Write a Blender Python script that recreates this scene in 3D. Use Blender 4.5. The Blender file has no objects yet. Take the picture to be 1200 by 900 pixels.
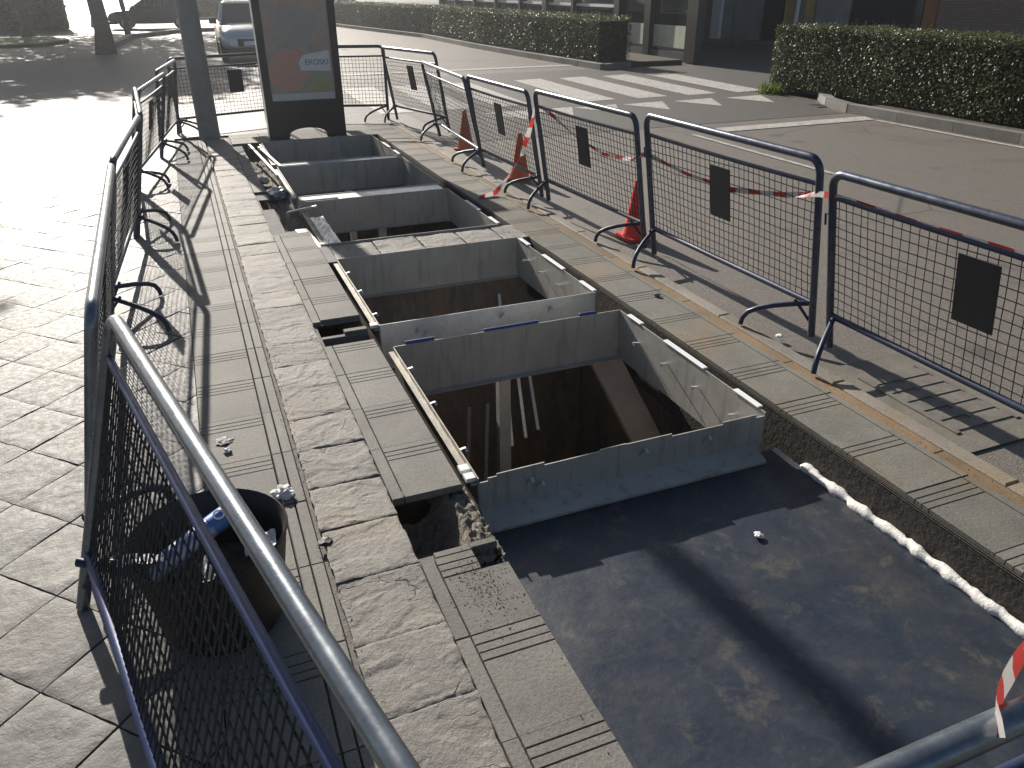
import bpy, bmesh, math, random
from mathutils import Vector, Matrix, noise
random.seed(7)
SC = bpy.context.scene
COL = SC.collection
R = math.radians

# ------------------------------------------------------------------ helpers
class MB:
    """collects vertices and faces of ONE mesh"""
    def __init__(s): s.v = []; s.f = []; s.mi = []; s.cur = 0
    def add(s, vs, fs):
        n = len(s.v); s.v += [tuple(p) for p in vs]
        for f in fs: s.f.append(tuple(i + n for i in f)); s.mi.append(s.cur)
    def quad(s, a, b, c, d): s.add([a, b, c, d], [(0, 1, 2, 3)])
    def box(s, x0, x1, y0, y1, z0, z1, bev=0.0, top_only=False):
        if bev > 0:
            b = bev
            vs = [(x0, y0, z0), (x1, y0, z0), (x1, y1, z0), (x0, y1, z0),
                  (x0, y0, z1 - b), (x1, y0, z1 - b), (x1, y1, z1 - b), (x0, y1, z1 - b),
                  (x0 + b, y0 + b, z1), (x1 - b, y0 + b, z1), (x1 - b, y1 - b, z1), (x0 + b, y1 - b, z1)]
            fs = [(3, 2, 1, 0)] + [(i, (i + 1) % 4, 4 + (i + 1) % 4, 4 + i) for i in range(4)] + \
                 [(4 + i, 4 + (i + 1) % 4, 8 + (i + 1) % 4, 8 + i) for i in range(4)] + [(8, 9, 10, 11)]
        else:
            vs = [(x0, y0, z0), (x1, y0, z0), (x1, y1, z0), (x0, y1, z0), (x0, y0, z1), (x1, y0, z1), (x1, y1, z1), (x0, y1, z1)]
            fs = [(3, 2, 1, 0), (0, 1, 5, 4), (1, 2, 6, 5), (2, 3, 7, 6), (3, 0, 4, 7), (4, 5, 6, 7)]
        s.add(vs, fs)
    def beam(s, a, b, w, h, up=(0, 0, 1)):
        a = Vector(a); b = Vector(b); d = (b - a).normalized(); u = Vector(up)
        if abs(d.dot(u)) > .95: u = Vector((0, 1, 0))
        x = d.cross(u).normalized() * w / 2; y = x.cross(d).normalized() * h / 2
        vs = [a - x - y, a + x - y, a + x + y, a - x + y, b - x - y, b + x - y, b + x + y, b - x + y]
        s.add(vs, [(3, 2, 1, 0), (0, 1, 5, 4), (1, 2, 6, 5), (2, 3, 7, 6), (3, 0, 4, 7), (4, 5, 6, 7)])
    def tube(s, pts, r, n=10, cap=True):
        pts = [Vector(p) for p in pts]; rs = r if isinstance(r, (list, tuple)) else [r] * len(pts)
        rings = []; prev = None
        for i, p in enumerate(pts):
            d = (pts[min(i + 1, len(pts) - 1)] - pts[max(i - 1, 0)]).normalized()
            if prev is None:
                u = Vector((0, 0, 1)) if abs(d.z) < .9 else Vector((0, 1, 0))
                x = d.cross(u).normalized()
            else:
                x = (prev - d * prev.dot(d)).normalized()
            prev = x; y = d.cross(x)
            rings.append([p + x * math.cos(2 * math.pi * k / n) * rs[i] + y * math.sin(2 * math.pi * k / n) * rs[i] for k in range(n)])
        vs = [q for r_ in rings for q in r_]; fs = []
        for i in range(len(rings) - 1):
            for k in range(n):
                fs.append((i * n + k, i * n + (k + 1) % n, (i + 1) * n + (k + 1) % n, (i + 1) * n + k))
        if cap: fs += [tuple(range(n - 1, -1, -1)), tuple(range((len(rings) - 1) * n, len(rings) * n))]
        s.add(vs, fs)
    def lathe(s, prof, n=32, c=(0, 0, 0), cap=False):
        vs = []; fs = []
        for (r, z) in prof:
            for k in range(n):
                a = 2 * math.pi * k / n; vs.append((c[0] + r * math.cos(a), c[1] + r * math.sin(a), c[2] + z))
        for i in range(len(prof) - 1):
            for k in range(n): fs.append((i * n + k, i * n + (k + 1) % n, (i + 1) * n + (k + 1) % n, (i + 1) * n + k))
        if cap: fs += [tuple(range(n - 1, -1, -1)), tuple(range((len(prof) - 1) * n, len(prof) * n))]
        s.add(vs, fs)
    def prism(s, poly, axis, a, b):
        """extrude a 2-D polygon; axis 'y': (x,z) along y; 'x': (y,z) along x; 'z': (x,y) along z"""
        n = len(poly)
        def P(p, t):
            return {'y': (p[0], t, p[1]), 'x': (t, p[0], p[1]), 'z': (p[0], p[1], t)}[axis]
        s.add([P(p, a) for p in poly] + [P(p, b) for p in poly],
              [tuple(range(n - 1, -1, -1)), tuple(range(n, 2 * n))] + [(i, (i + 1) % n, n + (i + 1) % n, n + i) for i in range(n)])
    def build(s, name, mats, parent=None, smooth=False, fix=True):
        me = bpy.data.meshes.new(name); me.from_pydata(s.v, [], s.f)
        for m in (mats if isinstance(mats, (list, tuple)) else [mats]): me.materials.append(m)
        if any(s.mi): me.polygons.foreach_set('material_index', s.mi)
        if fix:
            bm = bmesh.new(); bm.from_mesh(me); bmesh.ops.recalc_face_normals(bm, faces=bm.faces); bm.to_mesh(me); bm.free()
        if smooth:
            me.polygons.foreach_set('use_smooth', [True] * len(me.polygons))
            if smooth != 'all':
                try: me.set_sharp_from_angle(angle=R(38))
                except Exception: pass
        me.update()
        o = bpy.data.objects.new(name, me); COL.objects.link(o)
        if parent: o.parent = parent
        return o

def tag(o, label=None, cat=None, group=None, kind=None):
    if label: o['label'] = label
    if cat: o['category'] = cat
    if group: o['group'] = group
    if kind: o['kind'] = kind
    return o
def thing(name, label, cat, loc=(0, 0, 0), rz=0, group=None):
    o = bpy.data.objects.new(name, None); COL.objects.link(o); o.empty_display_size = .1
    o.location = loc; o.rotation_euler = (0, 0, rz); return tag(o, label, cat, group)
def copy_tree(o, parent=None):
    c = o.copy(); COL.objects.link(c)
    if parent: c.parent = parent
    for ch in [x for x in SC.objects if x.parent == o]: copy_tree(ch, c)
    return c
def text_mesh(name, body, size, mat, parent, loc, rot, depth=.0015, align='CENTER'):
    cu = bpy.data.curves.new(name, 'FONT'); cu.body = body; cu.size = size; cu.extrude = depth; cu.align_x = align
    t = bpy.data.objects.new(name + '_curve', cu); COL.objects.link(t)
    bpy.context.view_layer.update()
    me = bpy.data.meshes.new_from_object(t.evaluated_get(bpy.context.evaluated_depsgraph_get()))
    bpy.data.objects.remove(t); me.materials.clear(); me.materials.append(mat)
    o = bpy.data.objects.new(name, me); COL.objects.link(o); o.parent = parent; o.location = loc; o.rotation_euler = rot
    return o

# ------------------------------------------------------------------ materials
class NT:
    def __init__(s, name):
        s.m = bpy.data.materials.new(name); s.m.use_nodes = True; s.t = s.m.node_tree; s.N = s.t.nodes; s.L = s.t.links
        s.b = s.N['Principled BSDF']; s.vec = None
    def n(s, typ, **kw):
        x = s.N.new(typ)
        for k, v in kw.items():
            if k.startswith('i_'):
                key = k[2:]; key = int(key) if key.isdigit() else key.replace('_', ' ')
                x.inputs[key].default_value = v
            else: setattr(x, k, v)
        return x
    def coords(s, world=True, scale=None):
        if world: o = s.n('ShaderNodeNewGeometry').outputs['Position']
        else: o = s.n('ShaderNodeTexCoord').outputs['Object']
        if scale:
            mp = s.n('ShaderNodeMapping'); mp.inputs['Scale'].default_value = scale; s.L.new(o, mp.inputs[0]); o = mp.outputs[0]
        s.vec = o; return o
    def noise(s, scale, detail=4, rough=.55, vec=None, dist=0):
        x = s.n('ShaderNodeTexNoise'); x.inputs['Scale'].default_value = scale; x.inputs['Detail'].default_value = detail
        x.inputs['Roughness'].default_value = rough; x.inputs['Distortion'].default_value = dist
        s.L.new(vec or s.vec, x.inputs['Vector']); return x.outputs[0]
    def vor(s, scale, vec=None, feature='F1', out='Distance'):
        x = s.n('ShaderNodeTexVoronoi'); x.feature = feature; x.inputs['Scale'].default_value = scale
        s.L.new(vec or s.vec, x.inputs['Vector']); return x.outputs[out]
    def ramp(s, src, *stops):
        x = s.n('ShaderNodeValToRGB'); cr = x.color_ramp
        while len(cr.elements) < len(stops): cr.elements.new(.5)
        for e, (p, c) in zip(cr.elements, stops):
            e.position = p; e.color = (c if isinstance(c, tuple) else (c, c, c)) + (1,)
        s.L.new(src, x.inputs[0]); return x.outputs[0]
    def mix(s, f, a, b, mode='MIX'):
        x = s.n('ShaderNodeMix'); x.data_type = 'RGBA'; x.blend_type = mode
        for v, k in ((f, 0), (a, 6), (b, 7)):
            if isinstance(v, (int, float)): x.inputs[k].default_value = v if k == 0 else (v, v, v, 1)
            elif isinstance(v, tuple): x.inputs[k].default_value = v + (1,)
            else: s.L.new(v, x.inputs[k])
        return x.outputs[2]
    def math(s, op, a, b=None, c=None):
        x = s.n('ShaderNodeMath'); x.operation = op
        for i, v in enumerate((a, b, c)):
            if v is None: continue
            if isinstance(v, (int, float)): x.inputs[i].default_value = v
            else: s.L.new(v, x.inputs[i])
        return x.outputs[0]
    def bump(s, h, dist, strength=1.0):
        x = s.n('ShaderNodeBump'); x.inputs['Distance'].default_value = dist; x.inputs['Strength'].default_value = strength
        s.L.new(h, x.inputs['Height'])
        if getattr(s, 'bmp', None): s.L.new(s.bmp, x.inputs['Normal'])
        s.bmp = x.outputs[0]; s.L.new(s.bmp, s.b.inputs['Normal'])
    def set(s, col=None, rough=None, metal=None, spec=None):
        for v, k in ((col, 'Base Color'), (rough, 'Roughness'), (metal, 'Metallic'), (spec, 'Specular IOR Level')):
            if v is None: continue
            if isinstance(v, tuple): s.b.inputs[k].default_value = v + (1,)
            elif isinstance(v, (int, float)): s.b.inputs[k].default_value = v
            else: s.L.new(v, s.b.inputs[k])
        return s.m

def simple(name, c1, c2=None, scale=6, rough=.6, metal=0, bscale=None, bdist=.002, r2=None, world=False, spec=None):
    t = NT(name); t.coords(world)
    if c2:
        n = t.noise(scale, 6, .6); col = t.ramp(n, (.3, c1), (.7, c2))
    else: n = t.noise(scale, 4); col = c1
    rr = t.ramp(t.noise(scale * 1.7, 5), (.3, rough), (.7, r2)) if r2 is not None else rough
    t.set(col, rr, metal, spec)
    if bscale: t.bump(t.noise(bscale, 5, .6), bdist)
    return t.m

def tile_attr(t, col, amt=.25):
    a = t.n('ShaderNodeAttribute'); a.attribute_name = 'tone'
    f = t.math('MULTIPLY_ADD', a.outputs['Fac'], amt, 1 - amt / 2)
    return t.mix(1.0, col, f, 'MULTIPLY')

def m_asphalt():
    t = NT('asphalt'); t.coords()
    v = t.vor(95); big = t.noise(.35, 5, .6); mid = t.noise(3.0, 6, .65)
    c = t.ramp(v, (.1, (.24, .21, .178)), (.5, (.145, .127, .107)))
    c2 = t.ramp(t.noise(130, 3, .7), (.36, (.05, .045, .04)), (.5, (.13, .115, .098)), (.66, (.34, .30, .255)))
    c = t.mix(.62, c, c2); c = t.mix(t.ramp(big, (.35, 0.0), (.7, .45)), c, (.165, .145, .12))
    c = t.mix(t.ramp(mid, (.58, 0.0), (.75, .35)), c, (.08, .074, .068)); c = t.mix(t.ramp(t.noise(.9, 6, .7), (.5, 0.0), (.72, .4)), c, (.17, .15, .125))
    cr = t.vor(.55, feature='DISTANCE_TO_EDGE', vec=None); ck = t.math('MULTIPLY', t.ramp(cr, (.0, 1.0), (.008, 0.0)), t.ramp(t.noise(.6, 3), (.48, 0.0), (.58, .8)))
    c = t.mix(ck, c, (.035, .033, .03)); c = t.mix(t.ramp(t.noise(.22, 6, .7, dist=1), (.56, 0.0), (.6, .4)), c, (.085, .08, .074))
    c = t.mix(t.ramp(t.vor(1.1), (.06, .6), (.16, 0.0)), c, (.06, .056, .052))
    t.set(c, .62, 0, .5); t.bump(t.noise(150, 3, .6), .005, .9); return t.m
def m_asphalt_dark():
    t = NT('asphalt_dark'); t.coords()
    c = t.ramp(t.noise(330, 3), (.35, (.065, .06, .053)), (.7, (.135, .123, .107)))
    t.set(c, .6); t.bump(t.noise(260, 3, .6), .003, .8); return t.m
def m_plaza():
    t = NT('plaza_slate'); t.coords()
    n1 = t.noise(5, 8, .62, dist=.4); n2 = t.noise(32, 7, .65); n3 = t.noise(1.1, 4)
    c = t.ramp(n1, (.25, (.135, .13, .12)), (.5, (.20, .191, .174)), (.75, (.27, .253, .222)))
    c = t.mix(t.ramp(n2, (.35, .55), (.6, 0.0)), c, (.13, .128, .125))
    c = t.mix(t.ramp(n3, (.5, 0.0), (.72, .35)), c, (.34, .29, .23))
    c = tile_attr(t, c, .35)
    t.set(c, t.ramp(n2, (.3, .50), (.7, .70)), 0, .32)
    t.bump(t.noise(16, 7, .7, dist=.6), .005, .8); t.bump(n2, .004, .8); t.bump(t.noise(110, 4, .6), .0015, .8); return t.m
def m_plaza_far():
    t = NT('plaza_slate_laid'); t.coords()
    sx = t.n('ShaderNodeSeparateXYZ'); t.L.new(t.vec, sx.inputs[0]); x, y = sx.outputs[0], sx.outputs[1]
    wob = t.math('MULTIPLY', t.math('SUBTRACT', t.noise(9, 3), .5), .035)
    def joint(v):
        w = t.math('ADD', t.math('DIVIDE', v, .4385), wob)
        fr = t.math('ABSOLUTE', t.math('SUBTRACT', t.math('FRACT', w), .5)); return t.math('GREATER_THAN', fr, .483)
    j = t.math('MAXIMUM', joint(t.math('SUBTRACT', t.math('ADD', x, y), .01 - .2192)), joint(t.math('SUBTRACT', t.math('SUBTRACT', y, x), .09 - .2192)))
    n1 = t.noise(5, 8, .62); n2 = t.noise(30, 6, .65)
    c = t.ramp(n1, (.25, (.115, .11, .103)), (.75, (.225, .212, .19)))
    c = t.mix(t.ramp(n2, (.35, .5), (.6, 0.0)), c, (.14, .138, .135))
    c = t.mix(j, c, (.06, .058, .055))
    t.set(c, t.ramp(n2, (.3, .50), (.7, .70)), 0, .32)
    t.bump(t.math('SUBTRACT', n2, t.math('MULTIPLY', j, .8)), .006, .8); return t.m
def m_rough_stone():
    t = NT('riven_stone'); t.coords()
    n1 = t.noise(7, 8, .65, dist=.6); n2 = t.noise(45, 7, .7); n3 = t.noise(2.3, 3)
    c = t.ramp(n1, (.25, (.185, .174, .158)), (.5, (.265, .25, .225)), (.78, (.35, .327, .292)))
    c = t.mix(t.ramp(n2, (.34, .6), (.55, 0.0)), c, (.18, .165, .15))
    c = t.mix(t.ramp(n3, (.5, 0.0), (.7, .35)), c, (.42, .34, .25))
    c = t.mix(t.ramp(t.vor(60), (.05, .7), (.12, 0.0)), c, (.12, .105, .09))
    c = tile_attr(t, c, .22)
    wv = t.n('ShaderNodeVectorMath', operation='ADD'); sc_ = t.n('ShaderNodeVectorMath', operation='SCALE'); sc_.inputs['Scale'].default_value = .16
    nz = t.n('ShaderNodeTexNoise'); nz.inputs['Scale'].default_value = 9; nz.inputs['Detail'].default_value = 5; t.L.new(t.vec, nz.inputs['Vector']); t.L.new(nz.outputs['Color'], sc_.inputs[0]); t.L.new(t.vec, wv.inputs[0]); t.L.new(sc_.outputs[0], wv.inputs[1])
    mp = t.n('ShaderNodeMapping'); mp.inputs['Scale'].default_value = (2.4, 6.5, 3); t.L.new(wv.outputs[0], mp.inputs[0])
    ed = t.vor(1.0, mp.outputs[0], 'DISTANCE_TO_EDGE'); crack = t.ramp(ed, (.0, 1.0), (.022, 0.0)); patch = t.ramp(t.noise(2.7, 3), (.5, 0.0), (.62, .8)); crack = t.math('MULTIPLY', crack, patch)
    c = t.mix(crack, c, (.06, .054, .048))
    t.set(c, .7, 0, .3); t.bump(t.noise(22, 7, .7), .007, .8); t.bump(n2, .005, .8); t.bump(t.noise(130, 4, .65), .0025, .9); t.bump(t.math('MULTIPLY', crack, -1.0), .004, 1.0); return t.m
def m_tile(name, a, b, stain=None):
    t = NT(name); t.coords()
    n1 = t.noise(4, 7, .6); n2 = t.noise(190, 3, .6)
    c = t.ramp(n1, (.3, a), (.7, b))
    c = t.mix(t.ramp(n2, (.35, .35), (.55, 0.0)), c, tuple(x * .55 for x in a))
    c = t.mix(t.ramp(t.noise(22, 5, .7), (.62, 0.0), (.74, .5)), c, tuple(x * .45 for x in a))
    if stain: c = t.mix(t.ramp(t.noise(1.6, 5, .6), (.46, 0.0), (.66, .75)), c, stain)
    c = t.mix(t.ramp(t.noise(2.2, 6, .68), (.48, 0.0), (.7, .5)), c, tuple(x * .55 for x in a)); c = tile_attr(t, c, .34)
    c = t.mix(t.ramp(t.noise(75, 4, .7), (.36, .5), (.5, 0.0)), c, tuple(x * .6 for x in a)); t.set(c, .72, 0, .3); t.bump(t.noise(75, 4, .7), .003, .7); t.bump(n2, .0015, .7); t.bump(t.noise(14, 5), .003, .4); return t.m
def m_galv(name, c1, c2, rough, metal=.75, scale=9):
    t = NT(name); t.coords(False)
    n = t.noise(scale, 6, .6); v = t.vor(scale * 9)
    c = t.ramp(n, (.3, c1), (.7, c2)); c = t.mix(.12, c, v, 'OVERLAY')
    t.set(c, t.ramp(t.noise(scale * 2.5, 5), (.3, rough * .8), (.7, rough * 1.25)), metal)
    t.bump(t.noise(scale * 14, 4), .0004, .6); return t.m
def m_steel():
    t = NT('grey_steel'); t.coords()
    mp = t.n('ShaderNodeMapping'); mp.inputs['Scale'].default_value = (9, 9, .9); t.L.new(t.vec, mp.inputs[0])
    st = t.noise(2.2, 6, .65, vec=mp.outputs[0]); bl = t.noise(3.5, 6, .65)
    c = t.ramp(bl, (.3, (.36, .342, .315)), (.7, (.48, .458, .42)))
    c = t.mix(t.ramp(st, (.52, 0.0), (.68, .55)), c, (.22, .20, .175)); c = t.mix(t.ramp(t.noise(11, 6, .7), (.63, 0.0), (.72, .7)), c, (.24, .15, .09))
    t.set(c, t.ramp(bl, (.3, .42), (.7, .6)), .15); t.bump(t.noise(60, 4), .0006, .6); t.bump(t.noise(3, 3), .012, .25); return t.m
def m_cover():
    t = NT('cover_rubber'); t.coords()
    n1 = t.noise(1.7, 7, .62, dist=.5); n2 = t.noise(9, 8, .68); n3 = t.noise(40, 5, .7)
    c = t.ramp(n1, (.3, (.013, .020, .036)), (.52, (.022, .030, .046)), (.75, (.052, .052, .055)))
    c = t.mix(t.ramp(n2, (.5, 0.0), (.72, .45)), c, (.075, .073, .07))
    c = t.mix(t.ramp(n3, (.66, 0.0), (.78, .6)), c, (.16, .155, .15))
    ring = t.noise(1.1, 4, .55, dist=.2); rg = t.ramp(ring, (.485, 0.0), (.495, .22), (.5, .22), (.512, 0.0)); c = t.mix(rg, c, (.075, .072, .066))
    sc = t.vor(2.6, feature='DISTANCE_TO_EDGE'); sm = t.ramp(t.noise(7, 9, .78, dist=.3), (.54, 0.0), (.66, .65)); c = t.mix(sm, c, (.115, .105, .082))
    gr = t.ramp(t.vor(75), (.05, .8), (.11, 0.0)); c = t.mix(gr, c, (.14, .13, .115))
    t.set(c, t.ramp(t.noise(4, 8, .7), (.3, .30), (.7, .55)), 0, .55); t.bump(t.noise(4.5, 5, .6), .008, .3); t.bump(n2, .003, .5); t.bump(n3, .0012, .6); return t.m
def m_rust(name='rusty_wall'):
    t = NT(name); t.coords(True, (1, 1, .35))
    n1 = t.noise(3.2, 7, .65); n2 = t.noise(20, 6, .7)
    c = t.ramp(n1, (.3, (.13, .11, .097)), (.5, (.22, .185, .16)), (.68, (.34, .20, .125)))
    c = t.mix(t.ramp(n2, (.4, .5), (.65, 0.0)), c, (.085, .074, .066))
    t.set(c, .75, .0); t.bump(n2, .004, .8); return t.m
def m_brick():
    t = NT('brick_wall'); c0 = t.coords(False)
    b = t.n('ShaderNodeTexBrick'); b.inputs['Scale'].default_value = 1.0
    b.inputs['Color1'].default_value = (.40, .25, .185, 1); b.inputs['Color2'].default_value = (.33, .205, .155, 1); b.inputs['Mortar'].default_value = (.22, .19, .165, 1)
    b.inputs['Brick Width'].default_value = .26; b.inputs['Row Height'].default_value = .075; b.inputs['Mortar Size'].default_value = .012
    mp = t.n('ShaderNodeMapping'); mp.inputs['Rotation'].default_value = (R(90), 0, 0); t.L.new(c0, mp.inputs[0]); t.L.new(mp.outputs[0], b.inputs['Vector'])
    t.set(b.outputs['Color'], .8); t.bump(b.outputs['Fac'], .004, -.7); return t.m
def m_leaf(name, a, b, cc):
    t = NT(name); t.coords()
    g = t.n('ShaderNodeNewGeometry').outputs['Random Per Island']
    c = t.ramp(g, (.0, a), (.55, b), (1.0, cc)); c = t.mix(.35, c, t.ramp(t.noise(1.3, 3), (.3, a), (.7, cc)))
    t.set(c, .42, 0, .4)
    tr = t.n('ShaderNodeBsdfTranslucent'); t.L.new(c, tr.inputs[0])
    ms = t.n('ShaderNodeMixShader'); ms.inputs[0].default_value = .36
    t.L.new(t.b.outputs[0], ms.inputs[1]); t.L.new(tr.outputs[0], ms.inputs[2]); t.L.new(ms.outputs[0], t.N['Material Output'].inputs[0]); return t.m
def m_paint():
    t = NT('road_paint'); t.coords()
    n = t.noise(14, 8, .7); c = t.ramp(n, (.36, (.19, .175, .155)), (.47, (.47, .45, .41)), (.7, (.62, .59, .54)))
    c = t.mix(t.ramp(t.noise(300, 2), (.4, .5), (.6, 0.0)), c, (.3, .285, .265)); t.set(c, .6); t.bump(t.noise(260, 3), .002, .7); return t.m
def m_glass(name, c, rough=.05):
    t = NT(name); t.coords(False); t.set(c, rough, 0, .8); return t.m
def m_tape():
    t = NT('warning_tape'); uv = t.n('ShaderNodeAttribute'); uv.attribute_name = 'run'
    f = t.math('GREATER_THAN', t.math('FRACT', t.math('MULTIPLY', uv.outputs['Fac'], 1.0)), .5)
    c = t.mix(f, (.60, .56, .53), (.52, .06, .05)); t.set(c, .4)
    tr = t.n('ShaderNodeBsdfTranslucent'); t.L.new(c, tr.inputs[0])
    ms = t.n('ShaderNodeMixShader'); ms.inputs[0].default_value = .35
    t.L.new(t.b.outputs[0], ms.inputs[1]); t.L.new(tr.outputs[0], ms.inputs[2]); t.L.new(ms.outputs[0], t.N['Material Output'].inputs[0]); return t.m

M = dict(
    asphalt=m_asphalt(), asphalt_dark=m_asphalt_dark(), plaza=m_plaza(), plaza_far=m_plaza_far(), stone=m_rough_stone(),
    tile=m_tile('grooved_tile', (.165, .158, .14), (.225, .214, .19)), tile_r=m_tile('grooved_tile_stained', (.165, .16, .138), (.22, .21, .182), (.22, .16, .10)),
    mortar=simple('mortar', (.13, .122, .112), (.20, .188, .17), 25, .85, bscale=120, bdist=.003, world=True),
    ochre=m_tile('ochre_grit', (.20, .135, .075), (.27, .19, .11)), kerb=m_tile('kerb_concrete', (.24, .22, .19), (.32, .295, .255), (.27, .20, .125)),
    kerb_grey=m_tile('kerb_grey', (.20, .19, .175), (.29, .275, .25)),
    galv=m_galv('galvanised_tube', (.16, .18, .205), (.26, .285, .31), .30, .8), steelblue=m_galv('worn_blue_tube', (.055, .068, .10), (.10, .115, .15), .32, .55), sheet=m_steel(),
    sheet_light=m_galv('zinc_sheet', (.48, .50, .49), (.66, .67, .64), .42, .45, 4), sheet_rust=m_galv('weathered_sheet', (.20, .19, .17), (.34, .31, .26), .5, .4, 6),
    navy=simple('navy_paint', (.018, .026, .06), (.03, .042, .085), 8, .38, .15, 60, .0006, .55), blue=simple('blue_paint', (.014, .03, .10), (.028, .048, .14), 7, .4, .1, 70, .0006, .55),
    wire=simple('dark_wire', (.018, .020, .025), (.03, .032, .036), 20, .7, 0), plate=simple('plate_navy', (.010, .012, .018), (.018, .02, .028), 5, .55, 0),
    cover=m_cover(), rust=m_rust(), concrete=simple('pit_concrete', (.085, .08, .072), (.16, .15, .135), 5, .85, 0, 40, .004, world=True),
    white=simple('white_foam', (.74, .72, .68), (.84, .82, .78), 30, .7, 0, 60, .004), strip=simple('white_strip', (.74, .75, .76), (.82, .82, .82), 12, .5),
    paper=simple('white_paper', (.70, .69, .66), (.80, .79, .76), 18, .7, 0, 40, .003), blueplastic=simple('blue_plastic', (.03, .06, .19), (.05, .09, .26), 6, .35),
    rubble=simple('rubble', (.13, .115, .095), (.30, .265, .215), 45, .9, 0, 70, .01, world=True), black=simple('black_rubber', (.018, .016, .015), (.032, .028, .026), 9, .6, 0, 50, .001),
    brownish=simple('bucket_rubber', (.016, .012, .010), (.03, .023, .018), 7, .62, 0, 40, .0015), cone=simple('cone_orange', (.85, .16, .05), (.9, .2, .07), 8, .45, 0, 40, .001),
    cone_red=simple('cone_red', (.82, .06, .035), (.88, .09, .05), 8, .45, 0, 40, .001), cone_old=simple('cone_faded', (.75, .19, .08), (.82, .24, .11), 8, .55, 0, 40, .001),
    paint=m_paint(), tape=m_tape(), leaf=m_leaf('hedge_leaf', (.04, .055, .022), (.075, .095, .035), (.15, .155, .06)), leaf_tree=m_leaf('tree_leaf', (.03, .05, .018), (.05, .08, .028), (.08, .11, .04)),
    hedge_core=simple('hedge_core', (.012, .015, .008), (.02, .022, .012), 12, .9), bark=simple('bark', (.09, .075, .06), (.16, .135, .11), 14, .85, 0, 25, .012),  # hedge core near-black: shade between the leaves is put into its colour
    pole=simple('pole_paint', (.19, .195, .20), (.26, .26, .265), 5, .5, .3, 50, .001), frame_dark=simple('dark_frame', (.022, .023, .026), (.035, .036, .04), 6, .4, .2),
    glass=m_glass('tinted_glass', (.03, .04, .042)), carglass=m_glass('car_glass', (.012, .015, .018)), carpaint=simple('silver_car_paint', (.55, .56, .57), (.58, .59, .60), 3, .25, .35),
    carblue=simple('blue_car_paint', (.03, .06, .10), (.035, .07, .115), 3, .25, .4), tyre=simple('tyre', (.015, .015, .015), (.025, .025, .025), 10, .8), rim=simple('rim', (.3, .3, .31), (.38, .38, .39), 6, .3, .8),
    lamp=simple('lamp_glass', (.6, .62, .64), (.7, .72, .74), 8, .12), shutter=simple('grey_panel', (.25, .27, .27), (.32, .34, .335), 3, .5, .1), lightpost=simple('light_pillar', (.80, .80, .77), (.86, .86, .83), 4, .6),
    brick=m_brick(), plaster=simple('plaster', (.30, .275, .25), (.42, .39, .35), 2.5, .85, 0, 20, .003), poster_y=simple('faded_poster', (.75, .42, .13), (.30, .33, .17), 5, .6), orange=simple('orange_panel', (.5, .2, .07), (.42, .16, .06), 4, .7),
    pale_reflection=simple('pale_reflection', (.50, .54, .42), (.62, .65, .52), 3, .6), dark_panel=simple('dark_panel', (.05, .058, .065), (.075, .08, .088), 3, .5),
    soil=simple('soil', (.05, .042, .032), (.09, .075, .055), 14, .95, 0, 50, .01, world=True), grass=simple('grass_ground', (.05, .08, .02), (.10, .13, .04), 9, .9, 0, 60, .01, world=True),
    iron=simple('cast_iron', (.12, .108, .092), (.20, .182, .155), 12, .75, .1, 70, .001), drainbase=m_tile('drain_concrete', (.20, .185, .155), (.29, .265, .22)),
    poster=None)

# ------------------------------------------------------------------ camera, light, world
F = 906.5
def cam():
    p, r, y = R(27.3), R(-.35), R(-21.82)
    cy, sy = math.cos(y), math.sin(y)
    fwd = Vector((-sy * math.cos(p), cy * math.cos(p), -math.sin(p))); right = Vector((cy, sy, 0)); up = right.cross(fwd)
    r2 = math.cos(r) * right + math.sin(r) * up; u2 = -math.sin(r) * right + math.cos(r) * up
    c = bpy.data.cameras.new('camera'); c.lens = F / 1200 * 36; c.sensor_width = 36; c.clip_start = .02; c.clip_end = 900
    o = bpy.data.objects.new('camera', c); COL.objects.link(o)
    m = Matrix((r2, u2, -fwd)).transposed().to_4x4(); m.translation = Vector((0, 0, 1.85)); o.matrix_world = m; SC.camera = o
cam()
K = 2.05                                   # shadow length per metre of height
sun_dir = Vector((.127 * K, -K, -1)).normalized()
sl = bpy.data.lights.new('sun', 'SUN'); sl.energy = 5.0; sl.angle = R(.53); sl.color = (1.0, .93, .84)
so = bpy.data.objects.new('sun', sl); COL.objects.link(so); so.rotation_euler = sun_dir.to_track_quat('-Z', 'Y').to_euler(); so.location = (-10, 60, 40)
W = bpy.data.worlds.new('World'); SC.world = W; W.use_nodes = True
bg = W.node_tree.nodes['Background']; sky = W.node_tree.nodes.new('ShaderNodeTexSky'); sky.sky_type = 'NISHITA'; sky.sun_disc = False
sky.sun_elevation = math.atan(1 / (K * math.hypot(1, .127))); sky.sun_rotation = math.atan2(-.127, 1)
sky.dust_density = 1.5
W.node_tree.links.new(sky.outputs[0], bg.inputs[0]); bg.inputs[1].default_value = .05
SC.view_settings.view_transform = 'Standard'; SC.view_settings.look = 'None'; SC.view_settings.gamma = 1; SC.view_settings.exposure = .6
SC.cycles.max_bounces = 8; SC.cycles.sample_clamp_indirect = 6

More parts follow.
